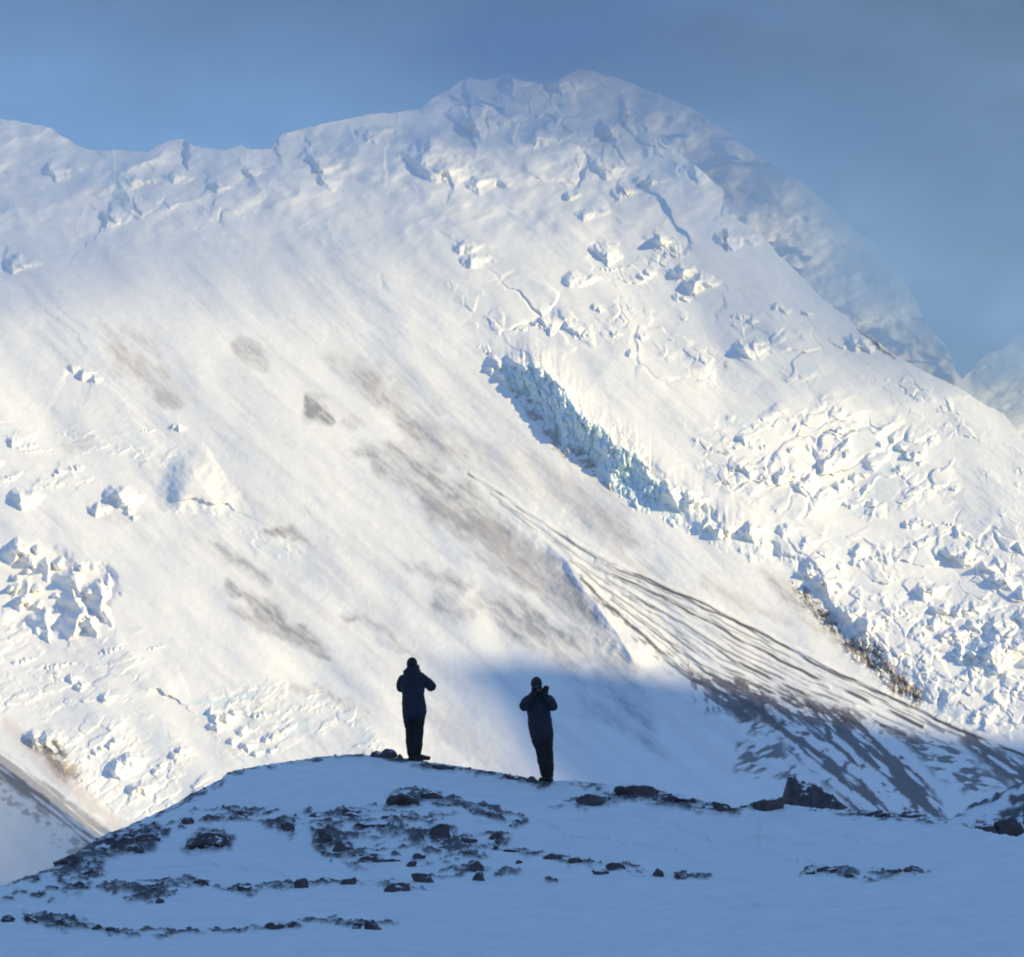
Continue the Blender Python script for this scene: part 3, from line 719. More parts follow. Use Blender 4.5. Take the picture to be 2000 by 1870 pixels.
# ------------------------------------------------------------------ the ridge behind the camera whose shadow lies over the foreground
hx = Vector((SUN_DIR.x, SUN_DIR.y)).normalized(); px_ = Vector((-hx.y, hx.x)); TEL = SUN_DIR.z / math.hypot(SUN_DIR.x, SUN_DIR.y)
LOCC = 4200.0
BND = [(1066, 1540), (1000, 1440), (930, 1350), (870, 1292), (960, 1285), (1050, 1292), (1250, 1306), (1340, 1304), (1420, 1338), (1500, 1356), (1650, 1398), (1800, 1425), (2000, 1446), (2300, 1470)]
bl = []
for (u_, v_) in BND:
    Dm = float(base_D(v_)); x_, y_, z_ = [float(a) for a in ray_pts(u_, v_, Dm)]
    l_ = x_ * px_.x + y_ * px_.y; k_ = LOCC - (x_ * hx.x + y_ * hx.y)
    bl.append((l_, z_ + k_ * TEL))
low_ = []
for (x_, y_, z_) in [(0, 40, 25), (-60, 400, 0), (-100, 1000, 0), (-300, 2000, -20), (-450, 2500, -25), (-520, 2880, -35), (-380, 2960, -40)]:
    low_.append((x_ * px_.x + y_ * px_.y, z_ + (LOCC - (x_ * hx.x + y_ * hx.y)) * TEL))
prof = [(-6000, low_[0][1] - 60)] + low_ + bl + [(bl[-1][0] + 900, bl[-1][1] - 200), (bl[-1][0] + 4000, 1100)]
prof = pl(sorted(prof))
ll = np.unique(np.concatenate([np.linspace(-6000, 1800, 60), np.linspace(1800, 3600, 300), np.linspace(3600, 7000, 30)]))
zc = np.interp(ll, prof[:, 0], prof[:, 1])
off = np.array([-900, -600, -380, -220, -110, -40, 0, 40, 120, 260, 480, 800, 1300]).astype(float)
LL, OO = np.meshgrid(ll, off)
zz = zc[None, :] - np.abs(OO) * .8 + 18 * fbm(LL / 160, OO / 120, 901, 3) * (np.abs(OO) > 20)
zz = np.maximum(zz, -60)
XX = hx.x * (LOCC + OO) + px_.x * LL; YY = hx.y * (LOCC + OO) + px_.y * LL
oc = grid_mesh("hills", XX, YY, zz, np.broadcast_to(np.array(SNOW), zz.shape + (3,)).copy(), None, M_MOUNT); oc["kind"] = "structure"

# valley floor reaching far beyond everything
gx = np.array([-30000, -8000, -2000, 0, 2000, 8000, 30000.]); GX, GY = np.meshgrid(gx, gx)
vf = grid_mesh("valley_floor", GX, GY, GX * 0 - 105, None, None, M_FLAT); vf["kind"] = "structure"

# ------------------------------------------------------------------ foreground ground
GC = pl([(-20000, 1990), (-3000, 1850), (-600, 1790), (-100, 1745), (0, 1728), (50, 1712), (105, 1692), (150, 1664), (185, 1640), (215, 1625), (250, 1612), (300, 1590), (345, 1568), (380, 1545), (430, 1522), (445, 1508), (500, 1496), (560, 1487), (620, 1478),
         (660, 1474), (700, 1473), (730, 1474), (765, 1477), (800, 1481), (830, 1486), (870, 1492), (920, 1500), (960, 1506), (1000, 1512), (1030, 1519), (1060, 1527), (1085, 1524), (1120, 1524), (1160, 1529),
         (1200, 1533), (1260, 1540), (1300, 1545), (1350, 1556), (1400, 1570), (1435, 1578), (1470, 1570), (1490, 1562), (1540, 1572), (1600, 1578), (1700, 1583), (1760, 1584), (1800, 1590), (1850, 1602), (1900, 1617), (1950, 1628), (2000, 1634),
         (2200, 1650), (3000, 1700), (20000, 1950)])
kD = np.polyfit([1475, 1540, 1620, 1700, 1780, 1870, 1990], [53, 50.4, 46.4, 41.6, 37, 33, 29.2], 3)
def gD(v): return np.polyval(kD, v)
ug = np.concatenate([[-20000, -9000, -4000, -2000, -1000, -500, -250, -120], np.arange(-40, 2042, 2.0), [2120, 2250, 2500, 3000, 4000, 6000, 11000, 20000]]).astype(float)
vcg = np.interp(ug, GC[:, 0], GC[:, 1]) + (1.7 * fbm(ug / 9., ug * 0 + 8.1, 951, 4) + 1.2) * ((ug > -40) & (ug < 2040))
tg = np.linspace(0, 1, 330) ** .9
Vg = 1990 + (vcg[None, :] - 1990) * tg[:, None]; Ug = np.broadcast_to(ug[None, :], Vg.shape).copy()
g = Sheet(Ug, Vg); GU, GV = g.U, g.V
g.col[:] = (.84, .84, .79)
CR = np.broadcast_to(vcg[None, :], Vg.shape).ravel()
edge = sstep(0, 26, GV - CR)                      # keeps the traced crest line where it is
g.disp += edge * (9 * fbm(GU / 260, GV / 46, 961, 3) + 3.2 * fbm(GU / 110, GV / 16, 962, 3) + .5 * fbm(GU / 22, GV / 6, 963, 3))

def gpatch(kind, pts, w=8, thr=-.1, k=.92, seed=1, sa=34, sc=7.5, ang=0, soft=7, warp=7, h=4.2, c=(.06, .053, .058)):
    w = w * 1.5; thr = thr - .05
    if kind == 's': i, mk, sg, t = g.stroke(pts, w, soft, None, warp, 22, seed)
    else: i, mk = g.poly(pts, soft, warp, 22, seed)
    ra, rc = rot(GU[i], GV[i], ang)
    q = mk * sstep(thr - .16, thr + .16, fbm(ra / sa, rc / sc, seed + 3, 6, .6)) * (1 - .6 * sstep(.05, .55, fbm(GU[i] / 15, GV[i] / 4.5, seed + 9, 4)))
    g.tint(i, q * k, c)
    g.rock[i] = np.maximum(g.rock[i], q)
    g.disp[i] += edge[i] * q * (h + h * .8 * fbm(GU[i] / 9, GV[i] / 4, seed + 7, 3))

P = gpatch
# rubble belts, traced where they lie
P('p', [(755, 1560), (775, 1546), (840, 1548), (864, 1556), (850, 1572), (800, 1582), (760, 1580)], thr=-.5, seed=1001, h=5)
P('p', [(600, 1598), (650, 1590), (700, 1588), (720, 1600), (700, 1625), (690, 1660), (640, 1668), (610, 1650), (620, 1625)], thr=-.1, seed=1002)
P('p', [(690, 1612), (765, 1606), (850, 1625), (880, 1620), (930, 1640), (880, 1655), (830, 1650), (780, 1640), (700, 1632)], thr=.02, seed=1003)
P('s', [(840, 1575), (880, 1572), (930, 1588), (980, 1600), (1030, 1616)], 9, thr=.05, seed=1004, ang=12)
P('s', [(560, 1588), (500, 1592), (450, 1594), (390, 1604), (350, 1618), (310, 1640)], 8, thr=.0, seed=1005, ang=-15)
P('s', [(545, 1606), (560, 1622), (575, 1634)], 12, thr=-.1, seed=1006)
P('p', [(95, 1700), (150, 1690), (205, 1690), (195, 1720), (160, 1750), (90, 1762), (120, 1735)], thr=-.05, seed=1007)
P('s', [(190, 1738), (260, 1738), (330, 1732), (410, 1724)], 11, thr=-.2, seed=1008)
P('s', [(240, 1752), (300, 1750), (330, 1746)], 8, thr=-.05, seed=1009)
P('s', [(420, 1736), (490, 1737), (560, 1735), (610, 1728), (690, 1730)], 7, thr=-.05, seed=1010)
P('s', [(690, 1728), (740, 1732), (800, 1738), (830, 1742)], 5, thr=.05, seed=1011)
P('s', [(840, 1712), (890, 1704), (940, 1694), (960, 1700)], 7, thr=-.1, seed=1012, ang=-12)
P('s', [(860, 1676), (900, 1670), (960, 1660)], 8, thr=.2, seed=1013)
P('s', [(980, 1662), (1040, 1668), (1090, 1680), (1140, 1690), (1190, 1698), (1240, 1698), (1280, 1706)], 5, thr=.0, seed=1014)
P('s', [(960, 1708), (1000, 1702), (1030, 1696)], 5, thr=.0, seed=1015)
P('s', [(1060, 1722), (1090, 1724)], 5, thr=.0, seed=1016)
P('s', [(20, 1792), (90, 1796), (150, 1804), (200, 1812), (260, 1818), (340, 1818), (420, 1812), (500, 1802)], 4.5, thr=-.1, seed=1017)
P('s', [(40, 1792), (110, 1800), (190, 1806)], 9, thr=.0, seed=1018)
P('s', [(500, 1804), (580, 1800), (650, 1804), (700, 1806), (760, 1800), (795, 1806)], 4, thr=-.05, seed=1019)
P('s', [(1310, 1704), (1350, 1712), (1390, 1713)], 5, thr=.05, seed=1020)
P('s', [(1562, 1720), (1580, 1708), (1640, 1708), (1690, 1716), (1740, 1708), (1820, 1702)], 4.5, thr=-.1, seed=1021)
P('p', [(1075, 1578), (1120, 1564), (1180, 1550), (1230, 1545), (1300, 1552), (1400, 1574), (1440, 1582), (1400, 1590), (1330, 1580), (1260, 1572), (1180, 1572)], thr=-.25, seed=1022, h=5)
P('s', [(1195, 1532), (1270, 1538), (1310, 1546)], 5, thr=-.3, seed=1023)
P('s', [(1420, 1584), (1460, 1574), (1500, 1568)], 7, thr=-.4, seed=1024)
P('s', [(1630, 1584), (1700, 1590), (1790, 1590), (1850, 1606)], 9, thr=-.1, seed=1025)
P('s', [(1560, 1577), (1620, 1578), (1660, 1580)], 4, thr=-.2, seed=1026)
# crest stones
P('s', [(700, 1474), (760, 1478), (850, 1490), (930, 1503), (1010, 1516), (1070, 1528)], 7, thr=-.25, seed=1027)
P('p', [(975, 1512), (1030, 1514), (1075, 1528), (1060, 1534), (1000, 1524)], thr=-.5, seed=1028)
P('p', [(770, 1485), (860, 1492), (895, 1500), (870, 1508), (800, 1500)], thr=.05, seed=1029)
P('s', [(560, 1488), (640, 1477), (720, 1474)], 3.5, thr=-.2, seed=1030)
P('s', [(440, 1512), (470, 1502), (560, 1488)], 5, thr=-.2, seed=1031)
P('s', [(300, 1594), (350, 1566), (400, 1540), (440, 1520)], 6, thr=-.25, seed=1032, ang=-35)
P('s', [(0, 1730), (60, 1712), (130, 1690), (180, 1690)], 6, thr=-.3, seed=1033, ang=-15)
P('s', [(1100, 1524), (1160, 1530), (1200, 1536)], 4, thr=-.1, seed=1034)

P('p', [(340, 1622), (400, 1604), (470, 1590), (560, 1584), (640, 1582), (660, 1592), (600, 1610), (570, 1636), (540, 1630), (480, 1610), (420, 1616)], thr=.3, seed=1040)
P('p', [(590, 1590), (760, 1580), (900, 1600), (1000, 1630), (980, 1660), (860, 1690), (720, 1690), (620, 1670)], thr=.28, seed=1041)
P('p', [(620, 1660), (690, 1655), (700, 1680), (640, 1690)], thr=.1, seed=1042)
P('s', [(0, 1760), (80, 1752), (160, 1748)], 6, thr=.2, seed=1043)
P('p', [(180, 1640), (230, 1614), (300, 1610), (320, 1630), (300, 1660), (230, 1668), (150, 1690), (105, 1694)], thr=-.55, seed=1044, h=6)
P('p', [(352, 1664), (375, 1636), (430, 1628), (462, 1640), (458, 1660)], thr=-.7, seed=1045, h=6)
# wind drifts
for pts, w_, a_, sd_ in [([(1480, 1600), (1486, 1650), (1540, 1690), (1620, 1700)], 26, 7, 1050), ([(1000, 1610), (1150, 1640), (1350, 1690)], 34, 6, 1051), ([(1250, 1600), (1400, 1640), (1700, 1640)], 30, 6, 1052), ([(900, 1780), (1300, 1770), (1900, 1790)], 24, 4, 1053), ([(200, 1700), (400, 1690), (560, 1700)], 24, 5, 1054), ([(1500, 1820), (1800, 1800), (2040, 1810)], 24, 4, 1055)]:
    i, mk, sg, t = g.stroke(pts, w_, w_ * 1.6, None, 10, 60, sd_)
    g.disp[i] += a_ * mk * np.where(sg < 0, 1.0, .4)
XG, YG, ZG = ray_pts(GU, GV, gD(GV)); ZG = ZG + g.disp * YG / F
XG, YG, ZG = [a.reshape(g.shape) for a in (XG, YG, ZG)]
CG = g.col.reshape(g.shape + (3,))
nrear = [(.5, .03), (1.5, .12), (4, .45), (9, 1.3), (20, 4), (45, 11), (90, 26), (160, 50), (260, 84), (360, 125)]
rX = [XG[-1] * (1 + d / 60) for d, z in nrear]; rY = [YG[-1] + d for d, z in nrear]; rZ = [ZG[-1] - z for d, z in nrear]
nfront = [(24, -2.3), (16, -2.4), (6, -2.45), (-10, -2.5), (-40, -3.5), (-80, -12), (-140, -60)]
fX = [XG[0] for d, z in nfront][::-1]; fY = [XG[0] * 0 + d for d, z in nfront][::-1]; fZ = [XG[0] * 0 + z for d, z in nfront][::-1]
XX = np.vstack([fX, XG, rX]); YY = np.vstack([fY, YG, rY]); ZZ = np.vstack([fZ, ZG, rZ])
CC = np.concatenate([np.broadcast_to(CG[:1], (len(nfront),) + CG.shape[1:]), CG, np.broadcast_to(np.array((.84, .84, .79)), (len(nrear),) + CG.shape[1:])], 0)
ZZ[:, 0] = np.minimum(ZZ[:, 0], -50); ZZ[:, -1] = np.minimum(ZZ[:, -1], -50)
ground = grid_mesh("ground", XX, YY, ZZ, CC, None, M_GROUND); ground["kind"] = "structure"

def gpos(u, v):
    """point of the foreground ground seen at a photo pixel"""
    j = int(np.argmin(np.abs(ug - u))); col = Vg[:, j]
    r = int(np.argmin(np.abs(col - v)))
    return Vector((XG[r, j], YG[r, j], ZG[r, j]))

# small snow bank behind the ridge on the right
BC = pl([(1780, 1640), (1840, 1606), (1870, 1588), (1905, 1568), (1950, 1548), (2000, 1530), (2060, 1505), (2200, 1470), (2500, 1500), (2900, 1640)])
ub = np.arange(1780, 2900, 4.0); vb = np.interp(ub, BC[:, 0], BC[:, 1]) + 1.5 * fbm(ub / 9, ub * 0, 971, 3)
tb = np.linspace(0, 1, 60)
VB = 1700 + (vb[None] - 1700) * tb[:, None]; UB = np.broadcast_to(ub[None], VB.shape).copy()
b = Sheet(UB, VB); b.col[:] = (.84, .84, .79)
b.disp += 3 * fbm(b.U / 60, b.V / 20, 972, 3)
for pts, w, th, s in [([(1895, 1622), (1940, 1606), (2000, 1590), (2060, 1570)], 18, -.2, 973), ([(1845, 1602), (1900, 1570), (2000, 1531), (2060, 1506)], 6, -.5, 974), ([(1985, 1560), (2020, 1580), (2040, 1600)], 16, -.4, 975)]:
    i, mk, sg, t = b.stroke(pts, w, 6, None, 5, 20, s, lens=False)
    q = mk * sstep(th - .15, th + .15, fbm(b.U[i] / 20, b.V[i] / 8, s, 4)); b.tint(i, .93 * q, (.055, .05, .055)); b.disp[i] += 3 * q * fbm(b.U[i] / 8, b.V[i] / 5, s, 3)
DB = 66 + (1700 - b.V) * .06
XB, YB, ZB = ray_pts(b.U, b.V, DB); ZB = ZB + b.disp * DB / F
XB, YB, ZB = [a.reshape(b.shape) for a in (XB, YB, ZB)]
XB = np.vstack([[XB[0]] * 2, XB]); YB = np.vstack([[YB[0] - 9, YB[0] - 3], YB]); ZB = np.vstack([[ZB[0] - 9, ZB[0] - 2], ZB])
XB = np.vstack([XB, [XB[-1]] * 3]); YB = np.vstack([YB, [YB[-1] + d for d in (2, 8, 30)]]); ZB = np.vstack([ZB, [ZB[-1] - d for d in (.6, 4, 25)]])
CB = b.col.reshape(b.shape + (3,)); CB = np.concatenate([CB[:1], CB[:1], CB, np.broadcast_to(np.array((.84, .84, .79)), (3,) + CB.shape[1:])], 0)
sb = grid_mesh("hill", XB, YB, ZB, CB, None, M_GROUND); sb["kind"] = "structure"
print("terrain", time.time() - _t0)

# ------------------------------------------------------------------ rocks
def rock_mat():
    m, nt, b = new_mat("moraine_rock")
    tc = nt.nodes.new("ShaderNodeTexCoord")
    n1 = nt.nodes.new("ShaderNodeTexNoise"); n1.inputs['Scale'].default_value = 5; n1.inputs['Detail'].default_value = 8; n1.inputs['Roughness'].default_value = .65
    nt.links.new(tc.outputs['Object'], n1.inputs['Vector'])
    cr = nt.nodes.new("ShaderNodeValToRGB"); cr.color_ramp.elements[0].position = .3; cr.color_ramp.elements[0].color = (.035, .03, .035, 1)
    cr.color_ramp.elements[1].position = .75; cr.color_ramp.elements[1].color = (.12, .10, .105, 1)
    nt.links.new(n1.outputs[0], cr.inputs[0])
    ge = nt.nodes.new("ShaderNodeNewGeometry"); sp = nt.nodes.new("ShaderNodeSeparateXYZ"); nt.links.new(ge.outputs['Normal'], sp.inputs[0])
    n2 = nt.nodes.new("ShaderNodeTexNoise"); n2.inputs['Scale'].default_value = 9; n2.inputs['Detail'].default_value = 5
    nt.links.new(tc.outputs['Object'], n2.inputs['Vector'])
    ad = nt.nodes.new("ShaderNodeMath"); ad.operation = 'MULTIPLY_ADD'; ad.inputs[1].default_value = .9
    nt.links.new(n2.outputs[0], ad.inputs[0]); nt.links.new(sp.outputs['Z'], ad.inputs[2])
    sn = nt.nodes.new("ShaderNodeMapRange"); sn.inputs[1].default_value = 1.2; sn.inputs[2].default_value = 1.38; nt.links.new(ad.outputs[0], sn.inputs[0])
    mx = nt.nodes.new("ShaderNodeMix"); mx.data_type = 'RGBA'
    nt.links.new(sn.outputs[0], mx.inputs['Factor']); nt.links.new(cr.outputs[0], mx.inputs['A']); mx.inputs['B'].default_value = (.8, .81, .82, 1)
    nt.links.new(mx.outputs['Result'], b.inputs['Base Color'])
    bp = nt.nodes.new("ShaderNodeBump"); bp.inputs['Strength'].default_value = .7; bp.inputs['Distance'].default_value = .03
    nt.links.new(n1.outputs[0], bp.inputs['Height']); nt.links.new(bp.outputs[0], b.inputs['Normal'])
    b.inputs['Roughness'].default_value = .85
    return m
M_ROCK = rock_mat()

bmi = bmesh.new(); bmesh.ops.create_icosphere(bmi, subdivisions=4, radius=1.0)
ICO_V = np.array([v.co[:] for v in bmi.verts]); ICO_F = [[v.index for v in f.verts] for f in bmi.faces]; bmi.free()
bmi = bmesh.new(); bmesh.ops.create_icosphere(bmi, subdivisions=1, radius=1.0)
ICO1_V = np.array([v.co[:] for v in bmi.verts]); ICO1_F = [[v.index for v in f.verts] for f in bmi.faces]; bmi.free()

def rock_shape(seed, cuts=9, rough=.16):
    r = np.random.RandomState(seed)
    p = ICO_V.copy()
    for q in range(cuts):
        n = r.normal(size=3); n /= np.linalg.norm(n); d = r.uniform(.42, .82)
        e = np.clip(p @ n - d, 0, None); p = p - e[:, None] * n
    w = fbm(p[:, 0] * 1.7 + seed, p[:, 1] * 1.5 + p[:, 2] * 1.7, seed, 5) * rough
    p = p * (1 + w)[:, None]
    p /= np.abs(p).max(0)
    return p

def add_rock(u0, u1, vt, vb, label, seed, tilt=0., flat=1.0, group=None, name="boulder", cat="boulder", depth=.7, D=None, wedge=0., cuts=9):
    uc = (u0 + u1) / 2
    if D is None:
        base = gpos(uc, vb - .15 * (vb - vt))
    else:
        x_, y_, z_ = ray_pts(uc, vb, D); base = Vector((float(x_), float(y_), float(z_)))
    sc = base.y / F
    w = (u1 - u0) * sc / 2 * 1.05; h = (vb - vt) * sc * flat
    dp = max(w * depth, h * .5)
    p = rock_shape(seed, cuts)
    if wedge: p[:, 2] = np.where(p[:, 2] > 0, p[:, 2] * np.clip(1 - wedge * p[:, 0], .08, 2), p[:, 2])
    p = p * np.array([w, dp, h * .66])
    a = R(tilt); c, s_ = math.cos(a), math.sin(a)
    p = np.stack([p[:, 0] * c - p[:, 2] * s_, p[:, 1], p[:, 0] * s_ + p[:, 2] * c], -1)
    me = bpy.data.meshes.new(name); me.from_pydata(p.tolist(), [], ICO_F)
    me.polygons.foreach_set('use_smooth', np.ones(len(me.polygons), bool)); me.update()
    me.materials.append(M_ROCK)
    o = bpy.data.objects.new(name, me); COL.objects.link(o)
    o.location = base + Vector((0, dp * .3, h * .06))
    o["label"] = label; o["category"] = cat
    if group: o["group"] = group
    return o

GR = "dark rocks poking through the snow of the foreground ridge"
ROCKS = [
 (183, 303, 1612, 1668, "largest dark slab, low and rounded, on the left shoulder of the ridge", 4, 0, 'flat_rock'),
 (105, 152, 1664, 1692, "thin dark wedge of rock at the left foot of the biggest slab", 21, 22, 'flat_rock'),
 (262, 318, 1626, 1650, "dark stone leaning on the right end of the biggest slab", 22, -8, 'boulder'),
 (355, 462, 1630, 1666, "long flat dark slab on open snow right of the biggest slab", 27, 4, 'flat_rock'),
 (350, 382, 1604, 1622, "small dark rock on the slope above the long flat slab", 24, 20, 'boulder'),
 (455, 490, 1582, 1597, "low dark stone high on the left slope, alone at the top of the rubble", 25, 0, 'boulder'),
 (545, 577, 1606, 1630, "dark lump of rock between the long flat slab and the rubble heap", 26, 30, 'boulder'),
 (596, 640, 1590, 1604, "flat dark stone at the left edge of the big rubble heap", 28, 0, 'boulder'),
 (653, 727, 1576, 1606, "thick black slanting slab on top of the rubble heap", 29, -18, 'flat_rock'),
 (618, 650, 1610, 1650, "upright dark rock in the left flank of the rubble heap", 30, 20, 'boulder'),
 (640, 690, 1640, 1668, "broad dark rock at the foot of the rubble heap", 31, -10, 'boulder'),
 (755, 830, 1543, 1584, "big shaggy dark boulder below the left person", 32, 6, 'boulder'),
 (815, 866, 1548, 1572, "dark rock joined to the right side of the big shaggy boulder", 33, -14, 'boulder'),
 (690, 770, 1606, 1624, "long low rock under the big shaggy boulder", 34, 4, 'flat_rock'),
 (842, 882, 1616, 1650, "peaked dark rock in the middle of the slope", 35, 14, 'boulder'),
 (900, 932, 1634, 1648, "small dark stone just right of the peaked rock", 36, -6, 'boulder'),
 (950, 982, 1618, 1642, "triangular dark stone standing alone on clean snow", 37, -24, 'boulder'),
 (962, 974, 1644, 1660, "tiny dark stone under the triangular one", 38, 0, 'stone'),
 (690, 782, 1656, 1684, "flat triangular slab pointing left, in the middle of the slope", 39, 0, 'flat_rock'),
 (806, 834, 1658, 1676, "grey rounded rock right of the flat triangular slab", 40, 0, 'boulder'),
 (791, 815, 1676, 1692, "small round boulder under the grey rounded rock", 41, 0, 'boulder'),
 (620, 662, 1710, 1726, "thin curved dark rock at the left end of the third rock line", 42, -10, 'boulder'),
 (660, 698, 1710, 1742, "pointed brown rock beside the thin curved one", 43, 20, 'boulder'),
 (744, 800, 1722, 1750, "dark rounded boulder low on the slope below the small round one", 44, 0, 'boulder'),
 (802, 848, 1706, 1731, "pale brown rock up and right of the dark rounded boulder", 45, -16, 'boulder'),
 (915, 944, 1684, 1706, "dark fin of rock on the lower slope, left of the long thin line", 46, 30, 'boulder'),
 (924, 954, 1700, 1724, "black rock right under the dark fin", 47, -10, 'boulder'),
 (984, 1030, 1656, 1666, "thin flat stone starting the line of rocks that runs right", 48, -6, 'stone'),
 (1058, 1098, 1667, 1687, "peaked rock half way along the line running right", 49, 4, 'boulder'),
 (1008, 1022, 1680, 1690, "tiny stone under the line running right", 50, 0, 'stone'),
 (1108, 1140, 1680, 1694, "rounded rock with snow on it in the line running right", 51, -8, 'boulder'),
 (1181, 1222, 1684, 1706, "brown block near the right end of the line running right", 52, -6, 'boulder'),
 (1155, 1190, 1699, 1713, "black hollowed rock in front of the brown block", 53, 6, 'boulder'),
 (1268, 1297, 1687, 1711, "round boulder on its own at the far right end of the rock line", 54, 0, 'boulder'),
 (1317, 1342, 1699, 1713, "small stone right of the round boulder", 55, -14, 'stone'),
 (299, 320, 1755, 1770, "black stone alone below the left rubble belt", 56, 8, 'stone'),
 (372, 410, 1716, 1732, "dark rock capping the right end of the left rubble belt", 57, -12, 'boulder'),
 (462, 492, 1728, 1748, "black rock between the left rubble belt and the pointed brown rock", 58, -18, 'boulder'),
 (570, 602, 1722, 1748, "squarish rock with a sloping top left of the thin curved rock", 59, 14, 'boulder'),
 (138, 168, 1722, 1738, "low dark rock at the left end of the left rubble belt", 60, 8, 'boulder'),
 (150, 205, 1688, 1712, "wide dark rock on the left edge under the thin wedge", 61, -8, 'boulder'),
 (0, 28, 1786, 1806, "dark stone at the left border of the lowest rock line", 62, 10, 'boulder'),
 (42, 76, 1790, 1805, "flat stone second from the left border in the lowest rock line", 63, -16, 'boulder'),
 (108, 124, 1793, 1810, "upright stone in the left half of the lowest rock line", 64, 0, 'stone'),
 (178, 200, 1801, 1815, "dark stone near the bend of the lowest rock line", 65, 12, 'stone'),
 (205, 230, 1807, 1819, "low stone at the bend of the lowest rock line", 66, -8, 'stone'),
 (514, 555, 1791, 1810, "domed rock in the middle of the lowest rock line", 67, 0, 'boulder'),
 (563, 583, 1795, 1808, "small stone just right of the domed rock", 68, 20, 'stone'),
 (706, 750, 1795, 1822, "biggest rock of the lowest line, at its right end", 69, -12, 'boulder'),
 (684, 708, 1804, 1820, "brown stone left of the biggest rock of the lowest line", 70, 8, 'stone'),
 (1571, 1592, 1702, 1716, "first stone from the left of the short line on open snow", 71, 10, 'stone'),
 (1597, 1637, 1698, 1714, "peaked dark rock of the short line on open snow", 72, 8, 'boulder'),
 (1645, 1670, 1706, 1720, "round stone in the middle of the short line on open snow", 73, 0, 'stone'),
 (1728, 1766, 1700, 1714, "flat rock in the right half of the short line on open snow", 74, 8, 'boulder'),
 (1761, 1804, 1694, 1708, "dark rock at the right end of the short line on open snow", 75, -4, 'boulder'),
 (745, 776, 1457, 1484, "rounded boulder on the crest beside the left person", 76, 0, 'boulder'),
 (724, 748, 1464, 1482, "lower boulder on the crest left of the rounded one", 77, 8, 'boulder'),
 (772, 792, 1472, 1490, "small stone on the crest at the feet of the left person", 78, -10, 'stone'),
 (1196, 1286, 1531, 1562, "long craggy rock along the crest right of both people", 79, -6, 'flat_rock'),
 (1120, 1180, 1552, 1580, "dark rock below the crest at the left end of the long craggy one", 80, 14, 'boulder'),
 (1290, 1360, 1548, 1574, "broken dark rock at the right end of the long craggy one", 81, -14, 'boulder'),
 (1384, 1440, 1566, 1588, "low dark rock where the crest dips", 82, -8, 'boulder'),
 (990, 1024, 1508, 1524, "knobbly rock on the crest between the two people", 83, -8, 'boulder'),
 (1022, 1052, 1513, 1530, "knobbly rock on the crest left of the feet of the right person", 84, -10, 'boulder'),
 (845, 888, 1488, 1508, "brown patch of rock just under the crest between the people", 85, -10, 'boulder'),
 (1690, 1740, 1578, 1598, "low dark rock on the crest under the banded moraine", 86, 0, 'boulder'),
 (1755, 1800, 1580, 1598, "flat rock on the crest at the right end of the banded moraine", 87, -6, 'boulder'),
]
for (a_, b2_, c_, d_, lab, sd, ti, nm) in ROCKS:
    add_rock(a_, b2_, c_, d_, lab, sd, ti, group=GR, name=nm, cat={'flat_rock': 'rock', 'boulder': 'boulder', 'stone': 'stone'}[nm], depth=.55 if nm == 'flat_rock' else .8)
# the black outcrop behind the crest and the rocks on the little hill
OT = pl([(1519, 1600), (1524, 1560), (1530, 1530), (1540, 1509), (1552, 1506), (1570, 1514), (1592, 1524), (1615, 1538), (1640, 1553), (1665, 1568), (1690, 1582), (1706, 1600)])
OD = 62.5
uo = np.linspace(1519, 1706, 90); to = np.linspace(-1, 1, 34); UO, TO = np.meshgrid(uo, to)
xo, yo, zo = ray_pts(UO, np.interp(UO, OT[:, 0], OT[:, 1]) + 3 * fbm(UO / 14, TO * 3, 985, 3), OD + UO * 0)
zb = float(ray_pts(1600., 1606., OD)[2])
zo = zb + (zo - zb) * np.clip(1 - np.abs(TO) ** 2.2, 0, 1) * (1 + .10 * fbm(UO / 22, TO * 2.4, 986, 4)); zo = zo - .15
zo = np.vstack([zo[:1] - 6, zo[:1] - 2.5, zo, zo[:1] * 0 + zb - 2.5, zo[:1] * 0 + zb - 6]); xo = np.vstack([xo[:1], xo[:1], xo, xo[:1], xo[:1]]); ext_ = (1.6, .7)
yo = OD + TO * .62 + .06 * fbm(UO / 18, TO * 2, 987, 4)
yo = np.vstack([yo[:1] - 1.6, yo[:1] - .6, yo, yo[-1:] + .6, yo[-1:] + 1.6])
zo[:, 0] = np.minimum(zo[:, 0], zb - 1); zo[:, -1] = np.minimum(zo[:, -1], zb - 1)
oc2 = grid_mesh("outcrop", xo, yo, zo, None, None, M_ROCK)
cx_, cz_ = float(xo.mean()), zb
v_ = oc2.data.vertices; co = np.empty(len(v_) * 3, f32); v_.foreach_get('co', co); co = co.reshape(-1, 3) - np.array([cx_, OD, cz_], f32); v_.foreach_set('co', co.ravel()); oc2.location = (cx_, OD, cz_)
oc2["label"] = "black wedge shaped outcrop behind the crest, steep on its left side"; oc2["category"] = "outcrop"
add_rock(1455, 1535, 1556, 1584, "small snow dusted rock on the crest left of the black outcrop", 96, 14, group=GR, cat='boulder', depth=.6)
for (a_, b2_, c_, d_, lab, sd) in [(1898, 1950, 1598, 1628, "dark rock on the left flank of the snow bank at the right border", 92), (1945, 2005, 1578, 1616, "big dark rock at the right border of the picture", 93), (1990, 2040, 1562, 1596, "dark rock cut off by the right border, above the big one", 94)]:
    add_rock(a_, b2_, c_, d_, lab, sd, 20, group=GR, D=66.5)

